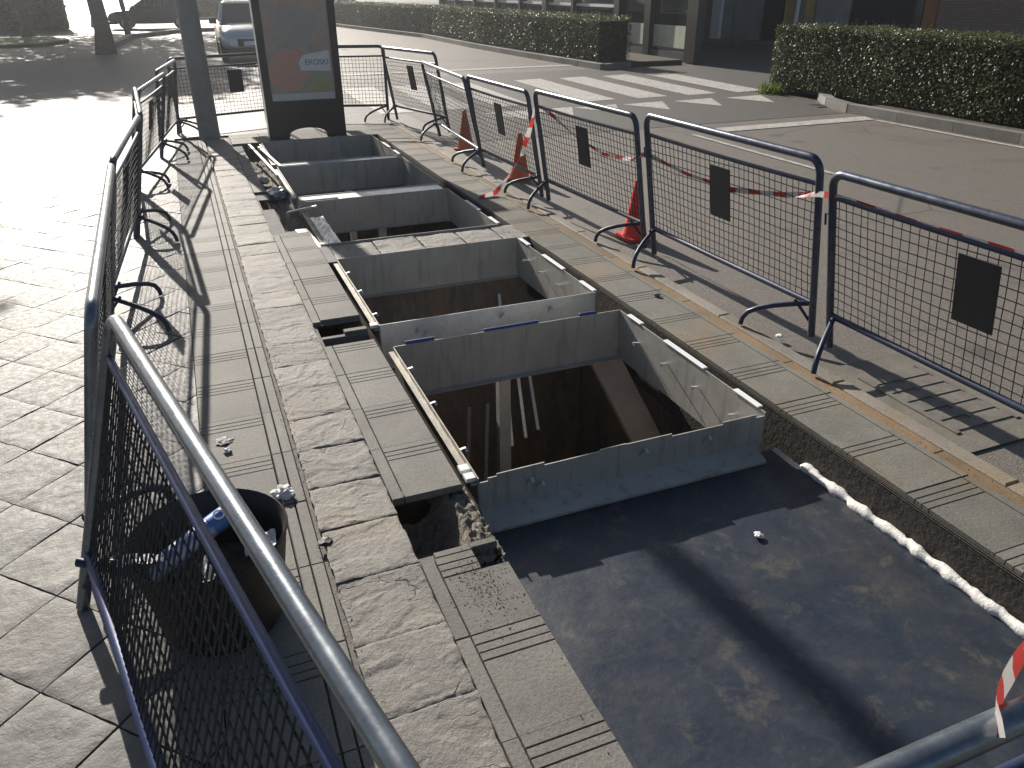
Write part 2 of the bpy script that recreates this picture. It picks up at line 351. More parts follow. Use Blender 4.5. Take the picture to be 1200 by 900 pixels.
# ------------------------------------------------------------------ ground, road, paving
L_HOLES = [(.52, .80, 4.19, 4.55), (.50, .80, 2.20, 2.56), (.70, .80, 2.05, 2.165), (.52, .62, 7.58, 7.98), (.62, .72, 6.75, 7.02), (.63, .70, 6.25, 6.44), (.70, .80, 5.58, 5.82)]
def in_pit(x, y):
    if .80 < x < 2.45 and -.7 < y < 11.12: return True
    if .62 < x < .80 and 7.0 < y < 11.12: return True
    if .72 < x < .80 and 6.2 < y < 7.01: return True
    return any(a < x < b and c < y < d for a, b, c, d in L_HOLES)
def sheet(name, xs, ys, keep, z, mat):
    mb = MB()
    for i in range(len(xs) - 1):
        for j in range(len(ys) - 1):
            if keep((xs[i] + xs[i + 1]) / 2, (ys[j] + ys[j + 1]) / 2):
                mb.quad((xs[i], ys[j], z), (xs[i + 1], ys[j], z), (xs[i + 1], ys[j + 1], z), (xs[i], ys[j + 1], z))
    o = mb.build(name, mat, fix=False); return tag(o, kind='structure')
xs = sorted({-400, .2, .5, .52, .62, .63, .70, .72, .80, 2.45, 2.8, 400}); ys = sorted({-60, -.7, 11.12, 400, 6.2, 7.0, 7.01} | {v for h in L_HOLES for v in h[2:]})
sheet('ground', xs, ys, lambda x, y: not in_pit(x, y), -.034, M['asphalt'])
sheet('sidewalk', [-14, -.2, .2, .5, .52, .62, .63, .70, .72, .80, 2.45, 2.96], sorted({-6, -.7, 11.12, 15.6, 6.2, 7.0, 7.01} | {v for h in L_HOLES for v in h[2:]}), lambda x, y: not in_pit(x, y), -.024, M['mortar'])
# slate plaza, near slabs are real riven slabs laid diagonally
def riven(x, y, seed, amp, sc):
    w = .12 * noise.noise(Vector((x * 6, y * 6, seed)))
    n = noise.fractal(Vector((x * sc * .55 + seed, (y + w) * sc * 1.6, seed * 1.7)), .8, 2.2, 6)
    t_ = n * 2.2; f = t_ - math.floor(t_); q = (math.floor(t_) + min(1.0, f * 14)) / 2.2
    return amp * (.3 * n + .8 * q + .22 * noise.noise(Vector((x * 75, y * 75, seed))))
def slab_grid(verts, faces, tones, P00, eu, ev, lu, lv, nu, nv, amp, sc, z0, tone, inset=.003, skirt=.03):
    seed = random.random() * 50; b = len(verts); tx, ty = random.uniform(-.004, .004), random.uniform(-.004, .004)
    for j in range(nv + 1):
        for i in range(nu + 1):
            u = inset + (lu - 2 * inset) * i / nu; v = inset + (lv - 2 * inset) * j / nv
            x = P00[0] + eu[0] * u + ev[0] * v; y = P00[1] + eu[1] * u + ev[1] * v
            e = min(i, j, nu - i, nv - j); edge = -.0025 if e == 0 else 0
            if e == 0:
                w = (.0022 if amp < .005 else .006) * noise.noise(Vector((x * 23, y * 23, seed))); x += w; y += w
            verts.append((x, y, z0 + riven(x, y, seed, amp, sc) + edge + tx * (u / lu - .5) + ty * (v / lv - .5)))
    for j in range(nv):
        for i in range(nu):
            a = b + j * (nu + 1) + i; faces.append((a, a + 1, a + nu + 2, a + nu + 1)); tones.append(tone)
    ring = [b + i for i in range(nu + 1)] + [b + j * (nu + 1) + nu for j in range(1, nv + 1)] + [b + nv * (nu + 1) + i for i in range(nu - 1, -1, -1)] + [b + j * (nu + 1) for j in range(nv - 1, 0, -1)]
    s = len(verts)
    for k in ring: verts.append((verts[k][0], verts[k][1], z0 - skirt))
    n = len(ring)
    for k in range(n): faces.append((ring[k], s + k, s + (k + 1) % n, ring[(k + 1) % n])); tones.append(tone)
def slab_object(name, verts, faces, tones, mat, clip=None):
    me = bpy.data.meshes.new(name); me.from_pydata(verts, [], faces); me.materials.append(mat)
    at = me.attributes.new('tone', 'FLOAT', 'FACE'); at.data.foreach_set('value', tones)
    if clip:
        bm = bmesh.new(); bm.from_mesh(me)
        for co, no in clip: bmesh.ops.bisect_plane(bm, geom=bm.verts[:] + bm.edges[:] + bm.faces[:], plane_co=co, plane_no=no, clear_outer=True)
        bm.to_mesh(me); bm.free()
    me.polygons.foreach_set('use_smooth', [True] * len(me.polygons))
    try: me.set_sharp_from_angle(angle=R(40))
    except Exception: pass
    o = bpy.data.objects.new(name, me); COL.objects.link(o); return tag(o, kind='structure')
V, Fc, T = [], [], []
q = math.sqrt(.5); p_ = .4385
for i in range(-12, 40):
    for j in range(-6, 45):
        a = .01 + i * p_; b = .09 + j * p_        # x+y=a, y-x=b lower corner
        x, y = (a - b) / 2, (a + b) / 2 ; xc, yc = x, y + p_ / 2
        if -3.6 < xc < .0 and .6 < yc < 9.5:
            near = yc < 5
            slab_grid(V, Fc, T, (x, y), (q, q), (-q, q), p_ * q, p_ * q, 18 if near else 8, 18 if near else 8, .0032, 5, 0, random.random())
slab_object('plaza_paving', V, Fc, T, M['plaza'], [((-.2, 0, 0), (1, 0, 0)), ((0, 9.2, 0), (0, 1, 0)), ((-3.4, 0, 0), (-1, 0, 0))])
mb = MB()
mb.quad((-60, 9.2, -.002), (-.2, 9.2, -.002), (-.2, 30, -.002), (-60, 30, -.002)); mb.quad((-60, -20, -.002), (-3.4, -20, -.002), (-3.4, 9.2, -.002), (-60, 9.2, -.002))
mb.quad((-.2, 11.9, -.002), (2.9, 11.9, -.002), (2.9, 15.5, -.002), (-.2, 15.5, -.002))
mb.quad((-60, 30, -.002), (-2.2, 30, -.002), (-1.7, 38, -.002), (-60, 38, -.002))
tag(mb.build('plaza', M['plaza_far'], fix=False), kind='structure')
# grooved concrete tile strips: pads standing on the bed, the gaps are the grooves
def pad(V, Fc, T, x0, x1, y0, y1, z1, tone, bev=.0016):
    m = MB(); m.box(x0, x1, y0, y1, -.03, z1, bev); n = len(V); V += m.v
    for f in m.f: Fc.append(tuple(i + n for i in f)); T.append(tone)
def tile_row(V, Fc, T, border, main, y0, n, skip):
    for k in range(n):
        y = y0 + .405 * k; dz = random.uniform(-.003, .003); tn = random.random(); g = .0035
        segs = [(y + .0012, y + .29), (y + .2945, y + .3255), (y + .329, y + .360), (y + .3645, y + .4038)]
        bs = sorted(border)
        for (a, b) in segs:
            if not skip(sum(main) / 2, (a + b) / 2): pad(V, Fc, T, main[0], main[1], a, b, dz, tn)
        if not skip(sum(bs) / 2, y + .2): pad(V, Fc, T, bs[0], bs[1], y + .002, y + .403, dz, tn)
sk = lambda x, y: any(a - .03 < x < b + .03 and c - .02 < y < d + .02 for a, b, c, d in L_HOLES[:2]) or (.6 < x < .8 and 2.05 < y < 2.16)
V, Fc, T = [], [], []
tile_row(V, Fc, T, (.502, .55), (.555, .798), -.68, 18, sk)
V2 = []
for k in range(9):                                  # shorter tiles beside the debris gap
    y = 6.62 + k * .405
    if y + .4 < 7.0: pad(V, Fc, T, .505, .72, y, y + .4, random.uniform(-.004, .004), random.random())
    elif k >= 4 and y < 11: pad(V, Fc, T, .505, .615, y, y + .4, random.uniform(-.004, .004), random.random())
for (a, b) in ((11.14, 11.54), (11.545, 11.9)):
    for xx in (.505, .905, 1.31, 1.71, 2.11): pad(V, Fc, T, xx, xx + .395, a, b, 0, random.random())
# cut tile pieces around the holes
pad(V, Fc, T, .502, .55, 4.56, 4.7, 0, .5); pad(V, Fc, T, .502, .798, 2.575, 2.61, .0, .4); pad(V, Fc, T, .56, .695, 2.155, 2.185, .001, .5)
for a, b in ((2.045, 2.076), (2.0795, 2.1105), (2.115, 2.1525)): pad(V, Fc, T, .555, .697, a, b, .0, .45)
slab_object('tile_paving', V, Fc, T, M['tile'])
V, Fc, T = [], [], []
tile_row(V, Fc, T, (2.765, 2.80), (2.455, 2.758), -.62, 31, lambda x, y: False)
slab_object('kerbside_tile_paving', V, Fc, T, M['tile_r'])
V, Fc, T = [], [], []
for k in range(44):                                  # tile band between plaza slabs and riven stone
    y = -.95 + .405 * k; tn = random.random(); dz = random.uniform(-.002, .002)
    if y > 11.6: break
    for (a, b) in ((y + .0012, y + .29), (y + .294, y + .325), (y + .328, y + .359), (y + .363, y + .4038)): pad(V, Fc, T, -.197, .085, a, b, dz, tn)
    pad(V, Fc, T, .092, .13, y + .002, y + .403, dz, tn); pad(V, Fc, T, .136, .178, y + .002, y + .403, dz, tn)
slab_object('band_paving', V, Fc, T, M['tile'])
# riven stone course
V, Fc, T = [], [], []
y = -.62
while y < 11.5:
    l = .305 + random.uniform(-.012, .012); n = 40 if y < 4.5 else 16
    slab_grid(V, Fc, T, (.197, y), (1, 0), (0, 1), .302, l, n, n, .0062, 3.0, .004, random.random(), .0022); y += l + .001
x = .87
while x < 2.42:                                      # the cross course between the bays
    l = random.uniform(.30, .36); slab_grid(V, Fc, T, (x, 5.73), (1, 0), (0, 1), min(l, 2.46 - x), .40, 18, 16, .009, 4, .004, random.random(), .006, .05); x += l
slab_object('riven_stone_paving', V, Fc, T, M['stone'])
mb = MB(); mb.box(.80, .875, 5.70, 6.12, -.03, .001, .003); o = mb.build('crossing_tile', M['tile']); tag(o, kind='structure')
# kerb strip
V, Fc, T = [], [], []
y = -2
while y < 15.4: pad(V, Fc, T, 2.803, 2.875, y, y + .999, -.006, random.random(), .004); y += 1.0
slab_object('ochre_strip', V, Fc, T, M['ochre'])
V, Fc, T = [], [], []
y = -2.3
while y < 15.4: pad(V, Fc, T, 2.88, 2.965, y, y + .995, .0, random.random(), .008); y += 1.0
slab_object('kerb', V, Fc, T, M['kerb'])
# far road details
mb = MB(); mb.quad((3.4, 10.2, -.030), (10.0, 10.2, -.030), (11.3, 13.2, -.030), (3.4, 13.2, -.030)); mb.quad((10.2, 13.2, -.030), (17.6, 10.5, -.030), (17.6, 26, -.030), (12.4, 18.5, -.030)); mb.quad((3.4, 13.2, -.030), (10.2, 13.2, -.030), (12.4, 18.5, -.030), (3.4, 18.5, -.030))
tag(mb.build('worn_asphalt', M['asphalt_dark'], fix=False), kind='structure')
mb = MB(); zp = -.026
for x0 in (2.95, 4.0, 5.05, 6.75, 7.85, 8.95, 10.05): mb.quad((x0 - .04, 13.15, zp), (x0 + .62, 13.2, zp), (x0 + .78, 17.0, zp), (x0 + .1, 16.9, zp))
for x0 in (4.55, 5.35, 6.2, 7.15, 8.2, 9.3): mb.add([(x0, 12.55, zp), (x0 + .85, 12.62, zp), (x0 + .42, 11.68, zp)], [(0, 1, 2)])
mb.quad((6.95, 9.47, zp), (9.83, 9.47, zp), (9.95, 9.79, zp), (7.1, 9.79, zp))
mb.quad((6.50, -4, zp), (6.58, -4, zp), (6.58, 9.45, zp), (6.50, 9.45, zp)); mb.quad((3.55, 19.5, zp), (9.6, 19.5, zp), (9.6, 19.8, zp), (3.55, 19.8, zp))
mb.quad((9.75, -3, zp), (9.84, -3, zp), (9.86, 9.4, zp), (9.77, 9.4, zp))
tag(mb.build('road_markings', M['paint'], fix=False), kind='structure')
def kerbline(name, pts, w, h):
    V, Fc, T = [], [], []
    for (a, b) in zip(pts[:-1], pts[1:]):
        a = Vector(a); b = Vector(b); L = (b - a).length; n = max(1, round(L)); d = (b - a) / L
        for k in range(n):
            m = MB(); p0 = a + d * (L * k / n + .004); p1 = a + d * (L * (k + 1) / n - .004)
            m.beam((p0.x, p0.y, -.034 + h / 2), (p1.x, p1.y, -.034 + h / 2), w, h); c = len(V); V += m.v
            tn = random.random()
            for f in m.f: Fc.append(tuple(i + c for i in f)); T.append(tn)
    return slab_object(name, V, Fc, T, M['kerb_grey'])
kerbline('far_kerb', [(10.08, -6), (10.05, 10.2), (10.25, 10.9), (10.7, 11.6)], .16, .14)
kerbline('far_kerb', [(10.6, 18.4), (9.75, 18.2), (9.52, 22.5), (9.42, 27), (9.5, 33), (8.5, 41), (7.9, 46)], .16, .14)
mb = MB(); mb.box(10.17, 17, -6, 10.0, -.1, .085); mb.box(9.75, 12.3, 18.6, 47, -.1, .085)
tag(mb.build('hedge_bed_soil', M['soil']), kind='structure')

# ------------------------------------------------------------------ the excavation
mb = MB()
def wallx(x, y0, y1, z0, z1): mb.quad((x, y0, z0), (x, y1, z0), (x, y1, z1), (x, y0, z1))
def wally(yy, x0, x1, z0, z1): mb.quad((x0, yy, z0), (x1, yy, z0), (x1, yy, z1), (x0, yy, z1))
wallx(.798, -.7, 6.2, -.5, -.036); wallx(.60, 6.2, 11.12, -.5, -.036)
wally(-.7, .6, 2.45, -.5, -.02); wally(11.122, .6, 2.45, -.5, -.02)
mb.quad((2.452, -.7, -.5), (3.0, -.7, -.5), (3.0, 11.12, -.5), (2.452, 11.12, -.5)); mb.quad((.4, -.7, -.5), (.798, -.7, -.5), (.798, 11.12, -.5), (.4, 11.12, -.5))
wallx(3.0, -.7, 11.12, -2.8, -.5); wallx(.4, -.7, 11.12, -2.8, -.5); wally(-.7, .4, 3.0, -2.8, -.5); wally(11.122, .4, 3.0, -2.8, -.5)
mb.quad((.4, -.7, -2.8), (3.0, -.7, -2.8), (3.0, 11.12, -2.8), (.4, 11.12, -2.8))
mb.box(.41, 2.99, 5.76, 6.08, -2.79, -.04); mb.box(.41, 2.99, 2.62, 2.70, -2.79, -.35)
o = mb.build('pit_lining', M['rust'], fix=False); tag(o, kind='structure')
mb = MB(); wallx(2.452, -.7, 11.12, -.5, -.02); tag(mb.build('kerbside_wall', simple('bitumen_wall', (.022, .018, .016), (.055, .045, .038), 18, .8, 0, 45, .006, world=True), fix=False), kind='structure')
# holes where tiles are missing
def rubble_patch(mb, x0, x1, y0, y1, zf, n=26):
    b = len(mb.v); vs = []; fs = []
    for j in range(n + 1):
        for i in range(n + 1):
            u, v = i / n, j / n; x = x0 + (x1 - x0) * u; y = y0 + (y1 - y0) * v
            vs.append((x, y, zf(u, v) + .028 * noise.fractal(Vector((x * 38, y * 38, 3)), 1, 2, 4)))
    for j in range(n):
        for i in range(n): a = j * (n + 1) + i; fs.append((a, a + 1, a + n + 2, a + n + 1))
    mb.add(vs, fs)
mb = MB()
def zf_big(u, v):
    d = math.hypot((u - .38) / .40, (v - .62) / .55)
    return -.045 - .19 * max(0, 1 - d ** 3)
rubble_patch(mb, .45, .82, 2.12, 2.60, zf_big, 40)
o = mb.build('rubble', M['rubble'], smooth='all', fix=False); tag(o, kind='structure')
mb = MB(); rubble_patch(mb, .50, .82, 4.16, 4.58, lambda u, v: -.14 - .06 * u); rubble_patch(mb, .49, .66, 7.5, 8.0, lambda u, v: -.1); rubble_patch(mb, .6, .74, 6.2, 7.05, lambda u, v: -.11)
rubble_patch(mb, .69, .81, 2.03, 2.2, lambda u, v: -.075); rubble_patch(mb, .69, .81, 5.5, 5.86, lambda u, v: -.09)
o = mb.build('hole_bed', M['rubble'], smooth='all', fix=False); tag(o, kind='structure')
mb = MB(); mb.box(.52, .80, 4.345, 4.385, -.10, -.028, .004); mb.box(.66, .80, 4.36, 4.41, -.04, -.006, .004)
o = mb.build('concrete_lintel', M['tile']); tag(o, 'narrow grey concrete rib crossing the open hole in the left tile strip', 'concrete rib')
mb = MB(); mb.box(.698, .802, 2.165, 2.20, -.07, -.004, .004)
o = mb.build('tile_offcut', M['tile']); tag(o, 'small broken strip of grey tile between the rubble hole and the square notch', 'tile piece')
# dark cover plate
mb = MB(); n = 60; vs = []; fs = []
for j in range(n + 1):
    for i in range(n + 1):
        x = .80 + 1.63 * i / n; yv = -.7 + 3.24 * j / n
        vs.append((x, yv, -.20 + .006 * noise.fractal(Vector((x * 1.2, yv * 1.2, 0)), 1, 2, 3)))
for j in range(n):
    for i in range(n): a = j * (n + 1) + i; fs.append((a, a + 1, a + n + 2, a + n + 1))
mb.add(vs, fs); o = mb.build('pit_cover', M['cover'], smooth='all', fix=False)
tag(o, 'dark blue grey rubber cover sheet closing the nearest bay of the pit', 'pit cover')
# expanding foam bead
mb = MB(); pts = []; rs = []
k = 0; yv = 2.36
while yv > -.7:
    pts.append((2.425 + random.uniform(-.006, .006), yv, -.188 + random.uniform(-.003, .003))); rs.append(.0185 + .007 * noise.noise(Vector((k * .31, 0, 0))) + .005 * abs(math.sin(k * .45)) + random.uniform(-.002, .003)); yv -= .022; k += 1
rs[0] = .004; mb.tube(pts, rs, 12); o = mb.build('foam_bead', M['white'], smooth='all')
tag(o, 'lumpy white bead of expanding foam along the right edge of the dark cover', 'foam bead')

# ------------------------------------------------------------------ steel collars round the bays
GC = 'steel collars lining the open bays'
def collar(label, y0, y1, near_mat, far_mat, stepped=False, tabs=True, blue=False, white=(), light_side=True):
    t = thing('steel_collar', label, 'steel collar', (.87, y0, 0), 0, GC)
    Wd = 1.46; D = y1 - y0; th = .006; z0, z1 = -.30, .02
    mb = MB()
    if stepped:
        tops = [(0, -0.0064), (.04, -0.0064), (.04, 0.0086), (.08, 0.0086), (.08, 0.02), (.30, 0.0236), (.30, 0.0092), (.57, 0.0128), (.57, 0.0212), (.70, 0.0224), (.70, 0.0188), (.94, 0.0188), (.94, 0.0056), (1.22, 0.0044), (1.22, 0.0164), (1.41, 0.0164), (1.41, -0.0004), (1.46, -0.0004)]
        poly = [(0, -.2)] + tops + [(1.46, -.2)]; mb.prism(poly, 'y', 0, th)
        mb.prism([(-.0005, -.140), (-.105, -.186), (-.105, -.199), (-.0005, -.199)], 'x', .0, 1.42)
    else: mb.box(0, Wd, 0, th, z0 + .02, z1)
    mb.build('near_sheet', near_mat, t)
    mb = MB(); mb.box(0, Wd, D, D + th, z0, z1 - .001); mb.box(0, Wd, D - .05, D, z0 - .003, z0 + .001); mb.build('far_sheet', far_mat, t)
    mb = MB(); mb.box(-th, 0, .0, D, z0, z1 - .003); mb.box(-.035, -th, .0, D, -.012, -.008); mb.build('side_sheet', M['sheet_rust'], t)
    mb = MB(); mb.box(Wd, Wd + th, 0, D, z0, z1 - .002); mb.build('side_sheet', M['sheet'], t)
    if tabs:
        def tab(p, d, n_):
            m = MB(); p = Vector(p); d = Vector(d); m.beam(p, p + d, .012, .003, n_); m.beam(p + d, p + d + Vector((0, -.02, -.012)), .012, .003, n_); m.build('anchor_tab', M['sheet_light'], t)
        for x, z in ((.22, -.07), (.27, -.1), (.78, -.06), (1.12, -.07)): tab((x, -.002, z), (.012, -.018, .045), (0, 1, 0))
        for f in (.15, .38, .6, .82): tab((Wd - .002, D * f, -.1), (-.05, -.01, .012), (0, 0, 1))
        for f in (.22, .55, .85): tab((.002, D * f, -.03), (.045, .0, .008), (0, 0, 1))
    if blue:
        for a, b in ((.07, .24), (.55, .90), (1.18, 1.30)):
            m = MB(); m.box(a, b, D + .005, D + .022, -.06, .038 + random.uniform(-.006, .006), .003); m.build('blue_strip', M['blueplastic'], t)
    for a, b in white:
        m = MB(); m.box(Wd - .006, Wd + .026, a - y0, b - y0, .019, .026, .002); m.build('white_strip', M['strip'], t)
    for yy in ((.02, .09) if stepped else (.03,)):
        m = MB(); m.box(-.05, -.005, yy, yy + .05, -.006, .012, .002); m.build('white_strip', M['strip'], t)
    return t
collar('steel collar of the open bay directly beyond the dark cover sheet, notched top edge', 2.55, 3.98, M['sheet'], M['sheet'], True, blue=True, white=((2.60, 2.80), (3.06, 3.46), (3.72, 3.88)))
collar('steel collar with lighter coloured front sheet just before the rough stone course', 4.32, 5.70, M['sheet_light'], M['sheet'], white=((4.34, 4.55), (4.82, 5.19), (5.46, 5.65)))  # front sheet given a lighter colour than the far sheet
collar('steel collar of the bay just behind the rough stone course, edged by crumpled light metal', 6.12, 7.56, M['sheet'], M['sheet'], tabs=False, white=((6.14, 6.36), (6.62, 7.0)))
collar('steel collar of the second bay behind the stone course, no white strips', 7.80, 9.32, M['sheet_light'], M['sheet'], tabs=False)
collar('steel collar of the farthest bay right at the foot of the advertising panel', 9.48, 11.05, M['sheet_light'], M['sheet'], tabs=False, white=((9.50, 9.76), (9.98, 10.35)))
for (y0, y1, x1, lb) in ((7.565, 7.795, 2.30, 'bright zinc cap plate bridging the first two bays beyond the stone course'), (9.325, 9.475, 2.28, 'narrow zinc cap plate bridging the two farthest bays before the advertising panel')):
    mb = MB(); mb.prism([(.88, y0 + .1), (1.24, y0 + .1), (1.24, y0), (x1, y0), (x1, y1), (.88, y1)], 'z', .004, .012); o = mb.build('cap_plate', M['sheet_light']); tag(o, lb, 'cap plate')
# posts and struts down in the pit
for (x, y, lb) in ((1.60, 4.15, 'pale steel post standing under the cross beam of the nearest open bay'), (1.65, 7.66, 'steel post just past the stone course, right of a thinner one'), (1.36, 7.66, 'thinner steel post in the bay just past the stone course, nearer the left edge'), (1.66, 9.40, 'steel post showing in the narrow dark gap of the second bay past the stone course')):
    mb = MB(); w = .04 if x != 1.36 else .028
    mb.box(x - w, x + w, y - .03, y + .03, -2.79, -.28); mb.box(x - w * 1.6, x + w * 1.6, y - .06, y + .06, -.285, -.27)
    tag(mb.build('steel_post', M['sheet_light']), lb, 'steel post', 'posts under the cross beams')
mb = MB(); mb.beam((2.27, 4.10, -.30), (2.48, 3.62, -.95), .20, .04, (0, -1, .3)); mb.beam((2.48, 3.62, -.95), (2.70, 3.12, -1.6), .20, .04, (0, -1, .3)); tag(mb.build('wooden_plank', simple('plank', (.40, .32, .24), (.55, .46, .36), 7, .8, 0, 40, .002)), 'broad pale plank leaning down into the nearest open bay', 'plank')
for i, (a, b, lb) in enumerate((((2.52, 6.5, -.55), (2.2, 5.74, -1.5), 'longest thin rod leaning in the middle bay before the stone course'), ((2.62, 6.3, -.75), (2.32, 5.72, -1.45), 'shorter thin rod beside the longest one in the middle bay'), ((2.72, 6.1, -.85), (2.43, 5.72, -1.4), 'shortest thin rod of three leaning in the middle bay'))):
    a = (a[0] - .35, 5.7, a[2] + .1); mb = MB(); mb.beam(a, (b[0] - .2, 5.0, b[2]), .025, .025); tag(mb.build('steel_rod', M['sheet_light']), lb, 'rod', 'rods leaning in the middle bay')
for i, (x, lb) in enumerate(((1.30, 'left thin rod leaning in the dark of the nearest open bay'), (1.42, 'right thin rod leaning in the dark of the nearest open bay'))):
    mb = MB(); mb.beam((x, 3.95, -.45), (x - .22, 3.5, -1.5), .02, .02); tag(mb.build('steel_rod', M['sheet_rust']), lb, 'rod', 'rods leaning in the nearest bay')
# debris at the left edge of the far bays
mb = MB(); rubble_patch(mb, .58, .88, 7.0, 11.1, lambda u, v: -.20 + .03 * u, 50); rubble_patch(mb, .70, .88, 6.15, 7.0, lambda u, v: -.2, 20)
o = mb.build('rubble_shelf', M['rubble'], smooth='all', fix=False); tag(o, kind='structure')
mb = MB(); mb.add([(.76, 6.16, -.012), (.84, 6.16, -.012), (.80, 6.75, -.012), (.70, 6.75, -.012)], [(0, 1, 2, 3)]); mb.add([(.76, 6.16, -.02), (.84, 6.16, -.02), (.80, 6.75, -.02), (.70, 6.75, -.02)], [(0, 3, 2, 1)])
tag(mb.build('metal_offcut', M['sheet_light']), 'flat bright metal offcut lying beside the first bay past the stone course', 'metal offcut')
def crumple(name, x0, x1, y0, y1, z, amp, mat, label, cat, n=26):
    mb = MB(); vs = []; fs = []
    for j in range(n + 1):
        for i in range(n + 1):
            x = x0 + (x1 - x0) * i / n; y = y0 + (y1 - y0) * j / n
            c = noise.cell(Vector((x * 22, y * 14, 1))); vs.append((x, y, z + amp * (noise.noise(Vector((x * 19, y * 13, 5))) + .5 * noise.noise(Vector((x * 47, y * 37, 2)))) ))
    for j in range(n):
        for i in range(n): a = j * (n + 1) + i; fs.append((a, a + 1, a + n + 2, a + n + 1))
    mb.add(vs, fs); return tag(mb.build(name, mat, fix=False), label, cat)
crumple('crumpled_sheet', .86, .99, 6.14, 7.05, .0, .014, M['sheet_light'], 'crumpled bright metal sheet along the left rim of the first bay past the stones', 'metal sheet')
for i, (x, y, s, lb) in enumerate(((.76, 8.6, .12, 'shiny crushed can shaped lump of metal in the gap left of the far bays'), (.70, 9.35, .07, 'small pale lump in the gap beside the two farthest bays'))):
    bm = bmesh.new(); bmesh.ops.create_icosphere(bm, subdivisions=3, radius=s)
    for v in bm.verts:
        v.co *= 1 + .35 * noise.noise(v.co * 18); v.co.z *= .6
    me = bpy.data.meshes.new('metal_lump'); bm.to_mesh(me); bm.free(); me.materials.append(M['sheet_light']); o = bpy.data.objects.new('metal_lump', me); COL.objects.link(o); o.location = (x, y, -.12); tag(o, lb, 'metal lump')
for i, (a, b, lb) in enumerate((((.70, 10.9, .02), (.84, 9.1, -.03), 'long thin metal rail lying along the left of the two farthest bays'), ((.80, 10.7, .015), (.90, 9.3, .03), 'second shorter metal rail beside the left rim of the farthest bay'), ((.72, 7.35, -.01), (.98, 7.32, .03), 'short white metal bar across the left gap of the first bay past the stones'))):
    mb = MB(); mb.beam(a, b, .03, .015); mb.beam(a, (a[0], a[1], a[2] - .06), .03, .015); tag(mb.build('metal_bar', M['sheet_light']), lb, 'metal bar')

# ------------------------------------------------------------------ barriers
BAR = {}
def barrier_parts(L, mats):
    """one barrier lies along +x from its base; returns list of (name, mesh-object) prototypes"""
    out = []; r = .021
    def arc(cx, cz, a0, a1, rad, n=6): return [(cx + rad * math.cos(a0 + (a1 - a0) * k / n), 0, cz + rad * math.sin(a0 + (a1 - a0) * k / n)) for k in range(n + 1)]
    H = 1.0; rad = .075
    pts = [(0, 0, .07), (0, 0, .5)] + arc(rad, H - r - rad, math.pi, math.pi / 2, rad) + [(L * .25, 0, H - r), (L * .5, 0, H - r), (L * .75, 0, H - r)] + arc(L - rad, H - r - rad, math.pi / 2, 0, rad) + [(L, 0, .5), (L, 0, .07)]
    mb = MB(); mb.tube(pts, r, 14); out.append(('frame', mb, M['galv'] if mats else M['navy']))
    return out
def make_barrier(L, steel, wave=.004):
    wr = .0030 if L == 1.9 else .0026
    """returns (frame, mid rail, bottom rail, mesh, plate, hook, foot) mesh builders in local space"""
    r = .021; H = 1.0; rad = .075
    def arc(cx, cz, a0, a1, n=7): return [(cx + rad * math.cos(a0 + (a1 - a0) * k / n), 0, cz + rad * math.sin(a0 + (a1 - a0) * k / n)) for k in range(n + 1)]
    d = {}
    mb = MB(); mb.tube([(0, 0, .004), (0, 0, .5)] + arc(rad, H - r - rad, math.pi, math.pi / 2) + [(L / 2, 0, H - r)] + arc(L - rad, H - r - rad, math.pi / 2, 0) + [(L, 0, .5), (L, 0, .004)], r, 16); d['frame'] = mb
    mb = MB(); mb.tube([(.02, 0, .855)] + [(.02 + (L - .04) * k / 8, 0, .855 - .006 * math.sin(math.pi * k / 8)) for k in range(1, 8)] + [(L - .02, 0, .855)], .012, 10); d['mid_rail'] = mb
    mb = MB(); mb.tube([(.02, 0, .20), (L - .02, 0, .20)], .017, 12); d['bottom_rail'] = mb
    mb = MB(); n = int(L / (.030 if L == 1.9 else .05))
    for k in range(1, n):
        x = L * k / n; ph = random.random() * 6
        mb.tube([(x + wave * math.sin(ph + z * 9), .006 * math.sin(x * 5 + z * 4), z) for z in (.20, .36, .52, .68, .80, .855)], wr, 4, False)
    for k in range(1, 13):
        z = .20 + .655 * k / 13
        mb.tube([(.02 + (L - .04) * j / 10, .004 + .006 * math.sin((.02 + (L - .04) * j / 10) * 5 + z * 4), z + wave * .8 * math.sin(j * 1.3 + k)) for j in range(11)], wr, 4, False)
    d['wire_mesh'] = mb
    mb = MB(); mb.box(L / 2 - .105, L / 2 + .105, -.012, -.006, .48, .79); d['plate'] = mb
    mb = MB(); mb.tube([(-.018, 0, .76), (-.05, 0, .76), (-.05, 0, .70)], .006, 8); d['hook'] = mb
    mb = MB()
    prof = [(-.034, .19), (-.12, .175), (-.24, .148), (-.33, .118), (-.385, .088), (-.412, .05), (-.42, .010)]
    mb.tube([(0, y_, z_) for y_, z_ in prof], .015, 10); mb.tube([(0, -.03, .09), (0, -.13, .20)], .009, 8); d['foot'] = mb
    return d
MESHES = {}
